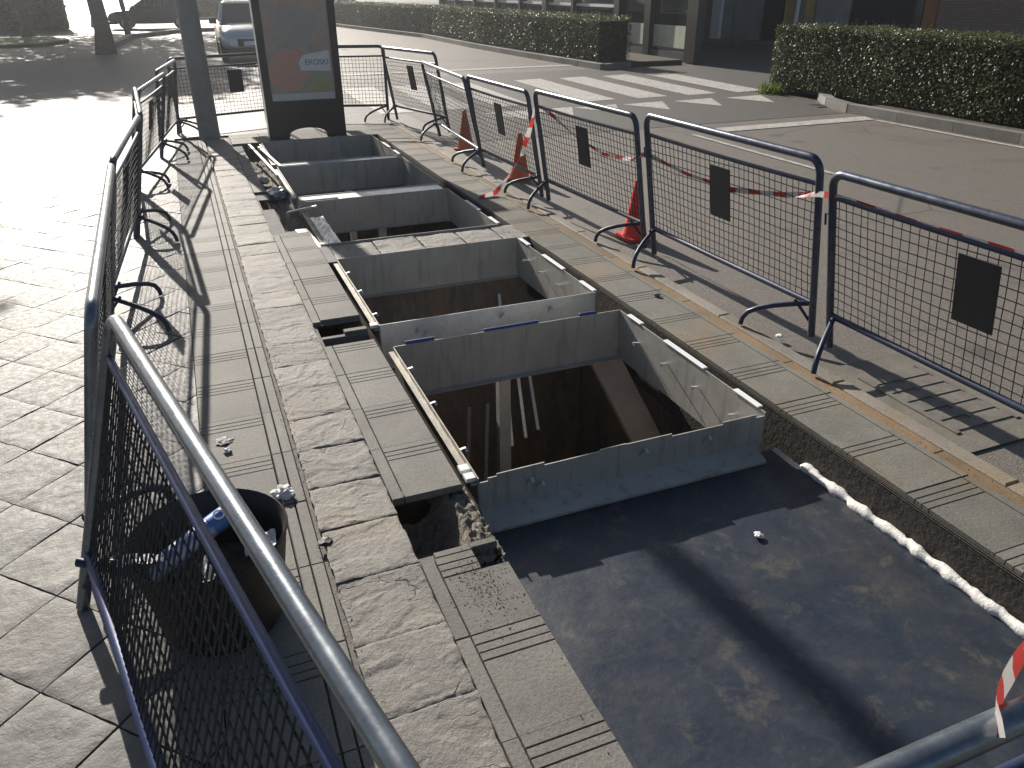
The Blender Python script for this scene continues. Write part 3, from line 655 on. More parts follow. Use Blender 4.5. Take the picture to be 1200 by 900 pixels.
def barrier(label, base0, base1, lean, group, L=1.78, plate=True, steel='steelblue', rail='navy', swivel=(0, 0), hs=1.0):
    """base0, base1: ground points under the two posts; lean: sideways tilt in radians, positive to the left of base0->base1"""
    a = Vector(base0 + (0,)); b = Vector(base1 + (0,)); key = (L, steel, rail)
    if key not in MESHES:
        d = make_barrier(L, steel); MESHES[key] = {}
        mats = dict(frame=M[steel], mid_rail=M[rail], bottom_rail=M[rail], wire_mesh=M['wire'], plate=M['plate'], hook=M[rail], foot=M['navy'])
        for k, m in d.items():
            o = m.build(k, mats[k], smooth=True, fix=(k != 'wire_mesh')); MESHES[key][k] = o.data; bpy.data.objects.remove(o)
    rz = math.atan2(b.y - a.y, b.x - a.x); sx = (b - a).length / L
    t = thing('crowd_barrier', label, 'barrier', a, rz, group); t.scale = (sx, 1, hs)
    for k in ('frame', 'mid_rail', 'bottom_rail', 'wire_mesh', 'plate', 'hook'):
        if k == 'plate' and not plate: continue
        o = bpy.data.objects.new(k, MESHES[key][k]); COL.objects.link(o); o.parent = t; o.rotation_euler = (lean, 0, 0)
    sg = 1 if lean >= 0 else -1
    for x, sw in ((0, .65 * sg), (L, -.85 * sg)):
        o = bpy.data.objects.new('foot', MESHES[key]['foot']); COL.objects.link(o); o.parent = t; o.location = (x, 0, 0); o.rotation_euler = (0, 0, sw + (math.pi if lean < 0 else 0))
    return t
GR = 'wire mesh barriers along the road'; GL = 'wire mesh barriers along the plaza'; GE = 'wire mesh barriers across the ends of the works'
# road side, from near to far (local +x runs towards the camera or away; lean tips the top over the pit)
ln = R(9.5)
barrier('nearest wire mesh barrier on the road side, beside the iron drain', (3.18, 3.06), (3.18, 1.30), R(12), GR, swivel=(.35, 0), hs=1.045)
barrier('wire mesh barrier with the red cone behind its far end, second along the road', (3.16, 4.93), (3.19, 3.22), ln, GR, hs=1.07)
barrier('wire mesh barrier third along the road, red and white tape tied at its far post', (3.10, 6.76), (3.17, 5.09), ln, GR, hs=1.04)
barrier('wire mesh barrier fourth along the road, the big orange cone showing through its mesh', (3.06, 8.50), (3.10, 6.92), ln, GR, hs=1.01)
barrier('wire mesh barrier fifth along the road with no plate in its mesh, crossing its neighbour', (3.20, 10.6), (3.06, 8.46), R(12), GR, plate=False)
barrier('wire mesh barrier farthest along the road, standing in front of the crossing stripes', (3.04, 12.3), (3.42, 10.85), R(11), GR, hs=1.08)
# plaza side
ll = R(13)
barrier('bright grey tube barrier nearest on the plaza side, right above the rubber tub', (-.61, 2.36), (-.14, .32), -R(18.5), GL, L=1.9, plate=False, rail='blue', steel='galv', hs=1.06)
barrier('long wire mesh barrier second on the plaza side, touching the bright nearest one', (-.66, 5.0), (-.60, 2.58), -ll, GL, L=2.4, plate=True, steel='galv')
barrier('wire mesh barrier third on the plaza side, its plate casting a bar of shade', (-.56, 6.98), (-.66, 5.12), -ll, GL)
barrier('wire mesh barrier fourth on the plaza side, angled outwards at its far end', (-.64, 9.0), (-.55, 7.05), -ll, GL)
barrier('wire mesh barrier fifth on the plaza side, second before the far corner', (-.36, 10.5), (-.60, 8.75), -ll, GL)
barrier('wire mesh barrier last on the plaza side, meeting the far corner by the pole', (-.14, 12.2), (-.36, 10.58), -R(8), GL, plate=False)
barrier('wire mesh barrier behind the grey pole at the far end', (-.10, 12.3), (1.62, 12.9), 0, GE)
barrier('wire mesh barrier behind the right edge of the advertising panel', (1.15, 12.95), (2.91, 12.35), 0, GE, hs=1.07)
barrier('barrier crossing in front of the camera at bottom right, tape knotted on its top tube', (.22, .41), (2.66, .41), 0, GE, L=2.4, plate=False, steel='galv')

# ------------------------------------------------------------------ tape
def tape(name, pts, w, label, period=.2, twist=.6, z_up=True):
    """a narrow ribbon through pts; attribute 'run' carries the printed stripes"""
    P = [Vector(p) for p in pts]; Q = []
    for a, b in zip(P[:-1], P[1:]):
        n = max(2, int((b - a).length / .02))
        for k in range(n): Q.append(a.lerp(b, k / n))
    Q.append(P[-1]); vs = []; fs = []; run = []; s = 0
    for i, q in enumerate(Q):
        if i: s += (q - Q[i - 1]).length
        d = (Q[min(i + 1, len(Q) - 1)] - Q[max(i - 1, 0)]).normalized()
        u = Vector((0, 0, 1)) if abs(d.z) < .85 else Vector((1, 0, 0))
        x = d.cross(u).normalized(); u = x.cross(d); ang = twist * math.sin(s * 3.1 + noise.noise(Vector((s * 2, 0, 1))) * 3)
        o = (u * math.cos(ang) + x * math.sin(ang)) * w / 2 * (1 - .35 * abs(noise.noise(Vector((s * 4, 3, 1)))))
        bulge = x * .006 * noise.noise(Vector((s * 9, 7, 2)))
        vs += [q - o, q + bulge, q + o]; run += [s / period] * 3
    for i in range(len(Q) - 1):
        for k in (0, 1): a = i * 3 + k; fs.append((a, a + 1, a + 4, a + 3))
    me = bpy.data.meshes.new(name); me.from_pydata([tuple(v) for v in vs], [], fs); me.materials.append(M['tape'])
    at = me.attributes.new('run', 'FLOAT', 'POINT'); at.data.foreach_set('value', run); me.polygons.foreach_set('use_smooth', [True] * len(me.polygons))
    o = bpy.data.objects.new(name, me); COL.objects.link(o); return tag(o, label, 'warning tape')
tape('warning_tape', [(3.02, 6.78, .86), (3.06, 6.6, .80), (3.09, 6.2, .68), (3.10, 5.7, .62), (3.09, 5.25, .66), (3.05, 5.03, .74), (3.06, 4.9, .745), (3.09, 4.5, .70), (3.10, 4.0, .70), (3.08, 3.5, .78), (3.03, 3.18, .86), (2.99, 3.05, .885), (3.02, 2.85, .872), (3.035, 2.5, .868), (3.05, 2.1, .866), (3.08, 1.3, .866)], .034, 'red and white warning tape strung along the road side barriers', period=.24)
tape('warning_tape', [(2.96, 6.76, .86), (2.93, 6.84, .66), (2.90, 6.95, .42), (2.82, 7.08, .2), (2.70, 7.15, .03), (2.52, 7.10, .01), (2.44, 7.02, -.1)], .05, 'loose end of red and white tape hanging down past the cone into the pit', twist=1.2)
tape('warning_tape', [(.825, .392, .990), (.832, .402, 1.0), (.845, .418, 1.003), (.87, .432, 1.0), (.90, .446, 1.0), (.94, .462, 1.002), (.985, .478, 1.005), (1.10, .52, 1.02), (1.3, .58, 1.05)], .042, 'twisted red and white tape knotted on the nearest barrier tube', period=.09, twist=1.1)

# ------------------------------------------------------------------ cones
def cone(loc, mat, label, h=.47):
    t = thing('traffic_cone', label, 'traffic cone', loc, random.uniform(0, 1), 'traffic cones behind the road side barriers')
    mb = MB(); mb.lathe([(.105, .02), (.098, .045), (.028, h - .03), (.026, h), (.018, h + .004), (.016, h - .03)], 28); mb.build('cone_body', mat, t, smooth=True)
    mb = MB(); w = .128; poly = [(w * math.copysign(abs(math.cos(a)) ** .35, math.cos(a)), w * math.copysign(abs(math.sin(a)) ** .35, math.sin(a))) for a in [2 * math.pi * k / 28 for k in range(28)]]
    mb.prism(poly, 'z', 0, .022); mb.build('cone_base', mat, t); return t
for loc, m_, lb in (((3.30, 5.47, -.03), M['cone_red'], 'red traffic cone standing behind the second road side barrier'), ((3.27, 7.90, -.03), M['cone'], 'orange traffic cone beside the hanging red and white tape'), ((3.28, 9.75, -.03), M['cone_old'], 'faded orange cone farthest away, where two barriers cross')): cone(loc, m_, lb)

# ------------------------------------------------------------------ rubber tub and its rubbish
tub = thing('rubber_tub', 'dark round rubber tub of building rubbish under the nearest plaza barrier', 'tub', (-.165, 2.14, 0))
mb = MB(); mb.lathe([(.0, .012), (.165, .012), (.172, .03), (.228, .33), (.236, .345), (.243, .34), (.236, .325), (.185, .02), (.175, .0), (.0, .0)], 40); mb.build('tub_body', M['brownish'], tub, smooth=True)
mb = MB(); mb.lathe([(.0, .16), (.10, .175), (.20, .15)], 30); mb.build('rubbish_fill', simple('rubbish', (.05, .045, .04), (.14, .12, .10), 16, .9, 0, 30, .02), tub)
roll = thing('sealant_tube', 'blue and white foil sealant tube lying in the rubber tub', 'sealant tube', (-.215, 2.165, .30))
mb = MB(); mb.tube([(-.145, -.085, -.03), (-.138, -.08, -.028), (.10, .075, .02), (.145, .10, .028)], [.012, .034, .034, .034], 24); mb.build('foil', simple('foil_blue', (.05, .12, .42), (.70, .74, .80), 20, .3, .1, 30, .004), roll, smooth=True)
mb = MB(); mb.tube([(.055, .046, .011), (.147, .102, .029)], .0355, 24); mb.build('label_band', simple('label_blue', (.10, .20, .52), (.16, .27, .60), 6, .35), roll, smooth=True)
ax = Vector((.245, .16, .05)).normalized(); up_ = Vector((-.2, -.55, .8)); up_ = (up_ - ax * up_.dot(ax)).normalized(); yv_ = up_.cross(ax)
tm = text_mesh('lettering', 'OX', .05, M['strip'], roll, (0, 0, 0), (0, 0, 0)); mt = Matrix((ax, yv_, up_)).transposed().to_4x4(); mt.translation = Vector((.100, .074, .02)) + up_ * .0362 - yv_ * .018; tm.matrix_local = mt
for (x, y, z, sx_, sy_, rx, ry, lb, mm) in ((-.36, 2.10, .335, .075, .06, .5, -.3, 'crumpled white paper on the left rim of the rubber tub', 'paper'), (-.17, 2.02, .30, .06, .05, .9, .2, 'small pale wrapper at the front inside the rubber tub', 'paper'), (-.02, 2.10, .29, .05, .035, .3, -.2, 'grey white scrap of card inside the right of the rubber tub', 'strip')):
    mb = MB(); n = 9; vs = []; fs = []
    for j in range(n + 1):
        for i in range(n + 1):
            u, v = i / n - .5, j / n - .5; vs.append((u * sx_ * 2, v * sy_ * 2, .022 * noise.noise(Vector((u * 4 + x * 9, v * 4, x)))))
    for j in range(n):
        for i in range(n): a = j * (n + 1) + i; fs.append((a, a + 1, a + n + 2, a + n + 1))
    mb.add(vs, fs); o = mb.build('rubbish_scrap', M[mm], smooth='all', fix=False); o.location = (x, y, z); o.rotation_euler = (rx, ry, x * 9); tag(o, lb, 'rubbish')
# scraps on the paving
def lump(name, loc, s, mat, label, cat, flat=.6, sub=2, seed=0):
    bm = bmesh.new(); bmesh.ops.create_icosphere(bm, subdivisions=sub, radius=s)
    for v in bm.verts:
        v.co *= 1 + .55 * noise.noise(v.co / s * 1.3 + Vector((seed, 0, 0))) + .5 * noise.noise(v.co / s * 3.1 + Vector((seed, 4, 0))); v.co.z *= flat * .75
    me = bpy.data.meshes.new(name); bm.to_mesh(me); bm.free(); me.materials.append(mat); o = bpy.data.objects.new(name, me); COL.objects.link(o); o.location = loc; o.rotation_euler = (0, 0, seed); return tag(o, label, cat)
lump('paper_scrap', (.10, 2.76, .018), .036, M['paper'], 'crumpled white paper scrap on the paving just right of the rubber tub', 'litter', .7, 4, 1)
lump('paper_scrap', (1.90, 2.0, -.185), .018, M['paper'], 'small white scrap lying on the shaded far part of the dark cover', 'litter', .6, 3, 2)
lump('mortar_crumb', (-.09, 3.20, .01), .018, M['paper'], 'small pale crumb on the tile band, below a dark stain', 'litter', .7, 3, 3)
lump('stone_chip', (3.02, 3.30, .0), .022, M['paper'], 'pale stone chip on the kerb beside a barrier foot', 'litter', .5, 2, 4)
lump('stone_chip', (2.70, 4.14, .012), .022, M['kerb'], 'stone chip on the kerbside tiles by the second barrier', 'litter', .6, 2, 5)
lump('rubber_scrap', (-.10, 3.30, .006), .034, M['black'], 'flat black scrap stuck on the tile band beside the barrier shadow', 'litter', .2, 3, 6)
lump('rubber_scrap', (.205, 2.40, .006), .026, M['black'], 'black scrap on the joint of the rough stone course', 'litter', .3, 2, 7)
mb = MB()
for k in range(1500):                                       # grit too small to count
    r_ = random.random()
    if r_ < .35: x, y = .20 + random.gauss(0, .018), random.uniform(.9, 5)
    elif r_ < .6: x, y = random.gauss(.66, .05), random.gauss(1.95, .09)
    elif r_ < .8: x, y = random.uniform(2.8, 2.97), random.uniform(1, 9)
    elif r_ < .9: x, y = 2.455 + abs(random.gauss(0, .03)), random.uniform(1, 8)
    elif r_ < .95: x, y = .79 - abs(random.gauss(0, .03)), random.uniform(1.2, 7)
    else: x, y = random.uniform(-.2, .8), random.uniform(1, 6)
    if in_pit(x, y): continue
    s = random.uniform(.0015, .0055); z = .006
    vs = [Vector((x, y, z)) + Vector((random.uniform(-1, 1), random.uniform(-1, 1), random.uniform(-.4, 1))) * s for _ in range(4)]
    mb.add(vs, [(0, 1, 2), (0, 2, 3), (0, 3, 1), (1, 3, 2)])
tag(mb.build('grit', simple('grit', (.05, .045, .04), (.30, .27, .22), 300, .9, world=True)), kind='stuff')
# road drain
dr = thing('road_drain', 'rectangular slotted iron road drain beside the nearest road side barrier', 'drain', (3.27, 2.42, -.03))
mb = MB(); mb.box(-.30, .34, -.46, .46, .0, .006); mb.build('surround', M['drainbase'], dr)
mb = MB()
for k in range(6): mb.box(-.17, .19, -.30 + k * .1, -.30 + k * .1 + .065, .004, .012)
mb.box(-.20, -.17, -.32, .30, .004, .013); mb.box(.19, .22, -.32, .30, .004, .013); mb.box(-.01, .015, -.30, .28, .004, .0125); mb.build('grate', M['iron'], dr)
mb = MB(); mb.box(-.17, .19, -.31, .29, .0055, .0075); mb.build('sump', M['iron'], dr)

# ------------------------------------------------------------------ pole and advertising panel
pole = thing('lamp_post', 'thick round grey lamp post at the far left corner of the works', 'lamp post', (.26, 11.78, 0))
mb = MB(); mb.tube([(0, 0, -.03), (0, 0, 2), (0, 0, 3.2), (0, 0, 5), (0, 0, 7.5)], [.138, .130, .105, .078, .06], 28); mb.build('shaft', M['pole'], pole, smooth=True)
mb = MB(); mb.tube([(0, 0, 7.45), (.1, 0, 7.8), (.6, 0, 8.0), (1.3, 0, 8.05)], .045, 12); mb.build('arm', M['pole'], pole, smooth=True)
mb = MB(); mb.box(1.2, 1.9, -.13, .13, 7.98, 8.10, .03); mb.build('lamp_head', M['pole'], pole)
ad = thing('advertising_panel', 'tall dark framed advertising panel with a faded food poster beyond the pit', 'advertising panel', (1.52, 11.30, 0))
mb = MB(); hw = .515
arch = [(-.27, 0), (-.25, .03)] + [(.25 * math.cos(a) * -1, .05 + .085 * math.sin(a)) for a in [math.pi * k / 12 for k in range(13)]][0:13] + [(.25, .03), (.27, 0)]
poly = [(-hw, 0)] + arch + [(hw, 0), (hw, 2.25), (-hw, 2.25)]
mb.prism(poly, 'y', -.08, .08); mb.build('housing', M['frame_dark'], ad)
mb = MB()
for x0, x1, z0, z1 in ((-hw, -.42, .46, 2.26), (.42, hw, .46, 2.26), (-.42, .42, .46, .49), (-.42, .42, 2.18, 2.26)): mb.box(x0, x1, -.10, -.0805, z0, z1)
mb.build('frame', M['frame_dark'], ad)
mb = MB(); mb.box(-hw - .006, -hw - .001, -.09, .09, .02, 2.25); mb.build('trim', M['sheet_light'], ad)
t = NT('poster_print'); t.coords(False)
c = t.ramp(t.noise(2.3, 3, .5), (.25, (.30, .29, .275)), (.45, (.42, .37, .33)), (.6, (.50, .34, .27)), (.8, (.36, .30, .31))); c = t.mix(t.ramp(t.noise(5, 2), (.5, 0.0), (.7, .6)), c, (.27, .30, .27)); t.set(c, .25, 0, .5)
mb = MB(); mb.box(-.42, .42, -.0835, -.0815, .49, 2.18); po = mb.build('poster', t.m, ad)
def blob(name, cx, cz, rx, rz, mat, y, seed):
    mb = MB(); pts = []
    for k in range(40):
        a = 2 * math.pi * k / 40; rr = 1 + .22 * noise.noise(Vector((math.cos(a) * 1.5, math.sin(a) * 1.5, seed))); pts.append((cx + rx * rr * math.cos(a), cz + rz * rr * math.sin(a)))
    mb.prism(pts, 'y', y, y + .0012); return mb.build(name, mat, po)
blob('printed_dish', -.16, .86, .25, .26, simple('print_red', (.60, .27, .20), (.50, .34, .28), 7, .3), -.0852, 1); blob('printed_dish', .22, .66, .18, .15, simple('print_green', (.28, .36, .18), (.40, .38, .24), 9, .3), -.0856, 2)
blob('printed_dish', -.02, 1.42, .30, .20, simple('print_grey', (.30, .32, .30), (.40, .36, .33), 6, .3), -.0852, 3); blob('printed_dish', .26, 1.72, .15, .15, simple('print_peach', (.52, .36, .26), (.42, .31, .27), 6, .3), -.0856, 4)
mb = MB(); mb.prism([(.0, .86), (.39, .84), (.385, 1.10), (.05, 1.05), (-.02, .96)], 'y', -.088, -.0868); lab = mb.build('printed_label', simple('print_pale', (.60, .62, .66), (.70, .72, .74), 6, .3), po)
text_mesh('lettering', 'EROSKI', .095, simple('print_ink', (.10, .10, .13), (.12, .12, .15), 5, .3), po, (.215, -.0885, .925), (R(90), 0, 0)); mb = MB(); mb.box(-.41, .41, -.0865, -.0853, .495, .58); mb.build('printed_border', simple('print_border', (.52, .52, .53), (.60, .60, .61), 4, .3), po)

# ------------------------------------------------------------------ hedges
def hedge(label, path, width, h, n_leaf, group, lsz):
    t = thing('clipped_hedge', label, 'hedge', (path[0][0], path[0][1], .0), 0, group)
    O = Vector((path[0][0], path[0][1], 0)); core = MB(); lv = MB(); segs = []
    for a, b in zip(path[:-1], path[1:]):
        a = Vector(a); b = Vector(b); d = (b - a); L = d.length; d /= L; nrm = Vector((d.y, -d.x)); segs.append((a, d, nrm, L))
        i = .09; q0 = a + nrm * i - d * -.08; q1 = b + nrm * i; q2 = b + nrm * (width - i); q3 = a + nrm * (width - i) - d * -.08
        P = [(v.x - O.x, v.y - O.y) for v in (q0, q1, q2, q3)]
        core.prism(P, 'z', .05, h - .09)
    tot = sum(s_[3] for s_ in segs)
    for _ in range(n_leaf):
        r_ = random.random() * tot
        for (a, d, nrm, L) in segs:
            if r_ < L: break
            r_ -= L
        s_ = r_; f = random.random(); dep = abs(random.gauss(0, .045))
        wob = .05 * noise.noise(Vector((s_ * .9, f * 2, a.x)))
        if f < .56: n_, z = dep + wob, .12 + (h - .12) * random.random() ** .95; nn = -nrm.to_3d()
        elif f < .94: n_, z = random.random() * width, h - dep + .05 * noise.noise(Vector((s_ * 1.3, random.random(), 4))); nn = Vector((0, 0, 1))
        else:
            n_, z = random.random() * width, .06 + (h - .06) * random.random(); s_ = (dep if random.random() < .5 else tot - dep); nn = -d.to_3d()
            if s_ > L: (a, d, nrm, L) = segs[-1]; s_ = L - dep
            else: (a, d, nrm, L) = segs[0]
        c2 = a + d * s_ + nrm * n_; c3 = Vector((c2.x - O.x, c2.y - O.y, z))
        sz = random.uniform(*lsz)
        ax_ = Vector((random.gauss(0, 1), random.gauss(0, 1), random.gauss(.5, 1))).normalized(); n3 = (nn + Vector((random.gauss(0, .7), random.gauss(0, .7), random.gauss(.2, .7)))).normalized()
        u = ax_.cross(n3).normalized(); v = n3.cross(u)
        lv.add([c3 - u * sz * 1.5, c3 - v * sz * .7, c3 + u * sz * 1.5, c3 + v * sz * .7 + n3 * sz * .2], [(0, 1, 2, 3)])
    for _ in range(int(tot * 22)):                          # stray shoots above the clipped line
        r_ = random.random() * tot
        for (a, d, nrm, L) in segs:
            if r_ < L: break
            r_ -= L
        c2 = a + d * r_ + nrm * random.random() * width; ht = random.uniform(.03, .13); dx, dy = random.gauss(0, .03), random.gauss(0, .03)
        for k in range(4):
            f = (k + 1) / 4; c3 = Vector((c2.x - O.x + dx * f, c2.y - O.y + dy * f, h - .02 + ht * f)); a_ = random.random() * 6.28; u = Vector((math.cos(a_), math.sin(a_), .5)) * lsz[1] * 1.3; v = Vector((-math.sin(a_), math.cos(a_), 0)) * lsz[1] * .5
            lv.add([c3, c3 + u * .5 - v, c3 + u, c3 + u * .5 + v], [(0, 1, 2, 3)])
    core.build('hedge_core', M['hedge_core'], t); lv.build('foliage', M['leaf'], t, fix=False); return t
GH = 'clipped hedges across the road'
hedge('long clipped hedge running away beyond the road, left of the crossing', [(9.95, 18.9), (9.78, 22.5), (9.68, 27), (9.75, 33), (8.8, 41), (8.2, 46)], 1.0, 1.12, 36000, GH, (.013, .028))
hedge('clipped dark green hedge on the right beyond the road, behind a low kerb', [(10.45, 4.0), (10.38, 8), (10.6, 13.0)], 1.25, 1.16, 48000, GH, (.010, .021))

wd = thing('weed_tuft', 'small bright green weed tuft at the kerb end of the right hedge', 'weed', (10.55, 12.75, -.03))
mb = MB()
for k in range(240):
    a = random.random() * 6.28; r_ = random.random() ** .6 * .30; p0 = Vector((math.cos(a) * r_, math.sin(a) * r_, 0)); h_ = random.uniform(.08, .24); d_ = Vector((random.gauss(0, .07), random.gauss(0, .07), h_)); w_ = Vector((math.cos(a * 3), math.sin(a * 3), 0)) * .014
    mb.add([p0 - w_, p0 + w_, p0 + d_ * .6 + w_ * .8, p0 + d_, p0 + d_ * .6 - w_ * .8], [(0, 1, 2, 3, 4)])
mb.build('leaves', m_leaf('weed_leaf', (.09, .14, .03), (.14, .20, .045), (.22, .26, .07)), wd, fix=False)
gu = thing('kerb_gully', 'dark broken gully opening where the right kerb bends towards the crossing', 'gully', (10.25, 11.0, -.03))
mb = MB(); mb.box(-.30, .02, -.16, .20, .0, .012); mb.build('iron_frame', M['iron'], gu); mb = MB(); mb.box(-.26, -.02, -.12, .16, .0125, .016); mb.build('opening', M['plate'], gu)  # flat dark panel; the shade inside the gully is its colour
# ------------------------------------------------------------------ buildings on the right
pv = thing('glazed_building', 'glass fronted building with dark frames behind the long hedge', 'building', (12.55, 18.4, 0))
mb = MB(); mb.prism([(.22, .44), (.30, .46), (4.2, 6.6), (4.2, 22), (.22, 22)], 'z', 0, 3.6); mb.build('wall', M['dark_panel'], pv)
mb = MB(); mb.prism([(-.1, -.1), (.3, -.1), (4.4, 6.3), (4.4, 22.3), (-.1, 22.3)], 'z', 3.6, 3.9); mb.build('roof', M['frame_dark'], pv)
mb = MB(); mb.box(.0, .22, .3, 22, -.03, .22); mb.build('plinth', M['dark_panel'], pv)
ypos = [0, 2.3, 4.1, 7.2, 9.4, 11.8, 14.4, 17, 19.6, 22]
for i, yv in enumerate(ypos):
    w = .46 if i == 0 else (.30 if i in (1, 2, 4) else .14); mb = MB(); mb.box(-.06, .16, yv - .02, yv + w, .0, 3.6); mb.build('mullion', M['frame_dark'], pv)
for i in range(len(ypos) - 1):
    a, b = ypos[i] + (.46 if i == 0 else .3 if i in (1, 2, 4) else .14), ypos[i + 1] - .02
    mb = MB(); mb.box(.10, .13, a, b, .22, 3.6); g = mb.build('glass_pane', M['glass'], pv)
    mb = MB(); mb.box(.08, .099, a + .02, b - .02, .3, .85 if i < 3 else .95); mb.build('pale_reflection', M['pale_reflection'], pv)  # reflection in the glass painted as a pale strip before each pane
    if i >= 2: mb = MB(); mb.box(.06, .098, a, b, 1.22, 1.30); mb.build('cross_bar', M['lightpost'], pv)
# storefront: runs from (17.25,26.45) in direction (.41,-.91)
sf = thing('shop_building', 'low shop building with grey shutters, posters and a brick end wall', 'building', (17.26, 26.4, 0), math.atan2(-.912, .411))
L_ = 14.0
mb = MB(); mb.box(-4, L_, .18, 7, -.03, 4.2); mb.build('wall', M['plaster'], sf)
mb = MB(); mb.box(-4.3, L_ + .3, -.4, 7.2, 4.2, 4.5); mb.build('roof', M['frame_dark'], sf)
mb = MB(); mb.box(-4, 8.4, -.12, .17, -.03, .12); mb.build('plinth', M['kerb_grey'], sf)
for a, b, m_, nm in ((-3.5, -.1, 'shutter', 'shutter'), (.12, 1.18, 'shutter', 'shutter'), (1.66, 2.0, 'shutter', 'shutter'), (2.06, 3.1, 'shutter', 'shutter'), (3.13, 3.83, 'plate', 'doorway'), (4.96, 6.05, 'plaster', 'stone_panel'), (6.1, 8.2, 'glass', 'shop_window')):
    mb = MB(); mb.box(a, b, .10, .177, .125, 3.2)
    if nm == 'shutter':
        for k in range(8): mb.box(a, b, .094, .0995, .3 + k * .36, .31 + k * .36)
    mb.build(nm, M[m_], sf)
mb = MB(); mb.box(1.28, 1.62, -.10, .09, .0, 4.2); mb.build('pillar', M['lightpost'], sf)
mb = MB(); mb.box(3.88, 4.26, .09, .172, .2, 2.6); mb.build('poster', M['poster_y'], sf); mb = MB(); mb.box(4.58, 4.9, .09, .172, .6, 2.4); mb.build('poster', M['poster_y'], sf)
mb = MB(); mb.tube([(4.33, .02, .0), (4.40, .02, 4.2)], .07, 12); mb.build('downpipe', M['lightpost'], sf)
mb = MB(); mb.box(8.25, 8.62, .08, .174, .5, 3); mb.build('orange_panel', M['orange'], sf)
mb = MB(); mb.box(8.66, L_ + .02, .02, .178, -.03, 4.19); mb.build('brick_wall', M['brick'], sf)

# ------------------------------------------------------------------ trees
def tree(label, loc, trunk_h, r0, crown_c, crown_r, n_cl, n_leaf, leaf=.11, lean=(0, 0), group='trees beyond the plaza'):
    t = thing('tree', label, 'tree', loc, 0, group)
    mb = MB(); top = Vector((lean[0], lean[1], trunk_h)); n = 7
    mb.tube([(lean[0] * k / n + .04 * math.sin(k * 1.7), lean[1] * k / n + .04 * math.cos(k * 2.1), trunk_h * k / n - .03) for k in range(n + 1)], [r0 * (1.25 if k == 0 else 1) * (1 - .5 * k / n) for k in range(n + 1)], 14)
    C = Vector(crown_c); cl = []
    for _ in range(n_cl):
        while True:
            v = Vector((random.uniform(-1, 1), random.uniform(-1, 1), random.uniform(-1, 1)))
            if .15 < v.length < 1: break
        cl.append(C + Vector((v.x * crown_r[0], v.y * crown_r[1], v.z * crown_r[2])))
    for c in cl[:9]:
        mid = top.lerp(c, .5) + Vector((0, 0, -.2)); mb.tube([top - Vector((0, 0, .3)), mid, c], [r0 * .38, r0 * .22, r0 * .08], 7)
    mb.build('trunk', M['bark'], t, smooth='all'); lv = MB()
    for c in cl:
        R_ = random.uniform(.5, 1.0) * min(crown_r) * .55
        for _ in range(n_leaf):
            v = Vector((random.gauss(0, .5), random.gauss(0, .5), random.gauss(0, .4))) * R_; p = c + v; s = leaf * random.uniform(.6, 1.3)
            a = Vector((random.gauss(0, 1), random.gauss(0, 1), random.gauss(0, 1))).normalized(); b = a.orthogonal().normalized(); d = a.cross(b)
            lv.add([p - b * s, p - d * s * .6, p + b * s, p + d * s * .6], [(0, 1, 2, 3)])
    lv.build('crown', M['leaf_tree'], t, fix=False); return t
tree('tall tree whose straight trunk stands at the edge of the sunlit plaza strip', (-1.95, 29, 0), 4.9, .26, (-.2, 4.2, 6.0), (2.3, 2.2, 1.5), 40, 100, .14, (0, 1.2))
tree('broad tree shading the far left of the plaza', (-6.0, 33.0, 0), 3.4, .24, (-.8, 0, 5.6), (3.4, 3.8, 2.6), 60, 120, .15)
tree('tree behind the broad one, deep in the shade', (-5.6, 41, 0), 3.6, .22, (.2, 0, 7.2), (3.8, 4.4, 3.6), 60, 120, .16)
tree('slim tree beside the light kerb island', (-1.72, 41, 0), 5.5, .11, (-2.0, 2, 9.5), (3.0, 3.0, 2.4), 34, 90, .15)
tree('plaza tree nearest the works, dappling the left picture edge', (-5.65, 18.6, 0), 4.2, .20, (-.05, 0, 6.3), (2.5, 2.2, 1.8), 40, 100, .13)
tree('tree farthest back behind the dark parked car', (-3.5, 50, 0), 4.0, .25, (0, 0, 8.0), (4.6, 4.6, 3.8), 60, 110, .17)
# ------------------------------------------------------------------ far ground left
mb = MB(); mb.prism([(-12, 33.5), (-4.2, 33.5), (-3.6, 36), (-4.6, 39), (-12, 39)], 'z', -.02, .10); tag(mb.build('planting_bed', M['grass']), kind='structure')
kerbline('plaza_kerb', [(-2.05, 30), (-1.55, 38), (.6, 42.4), (3.6, 42.8)], .25, .16)
hd = thing('dark_hedge', 'tall dark hedge closing the far end of the road', 'hedge', (1.0, 62, 0))
def loose_hedge(t, w, d, h, n):
    core = MB(); core.box(.15, w - .15, .15, d - .15, 0, h - .2); core.build('hedge_core', M['hedge_core'], t); lv = MB()
    for _ in range(n):
        p = Vector((random.uniform(0, w), abs(random.gauss(0, .12)), random.uniform(.05, h))) if random.random() < .7 else Vector((random.uniform(0, w), random.uniform(0, d), h - abs(random.gauss(0, .15))))
        p.z += (.15) * noise.noise(Vector((p.x * .6, 0, 1))); s = random.uniform(.06, .12); a = Vector((random.gauss(0, 1), random.gauss(-.5, 1), random.gauss(0, 1))).normalized(); b = a.orthogonal().normalized(); e = a.cross(b)
        lv.add([p - b * s, p - e * s * .6, p + b * s, p + e * s * .6], [(0, 1, 2, 3)])
    lv.build('foliage', M['leaf_tree'], t, fix=False)
loose_hedge(hd, 12, 1.4, 2.4, 5000)
hd2 = thing('dark_hedge', 'dark shrub bank at the far left behind the shaded plaza', 'hedge', (-20, 47, 0)); loose_hedge(hd2, 15.5, 1.6, 2.6, 6000)

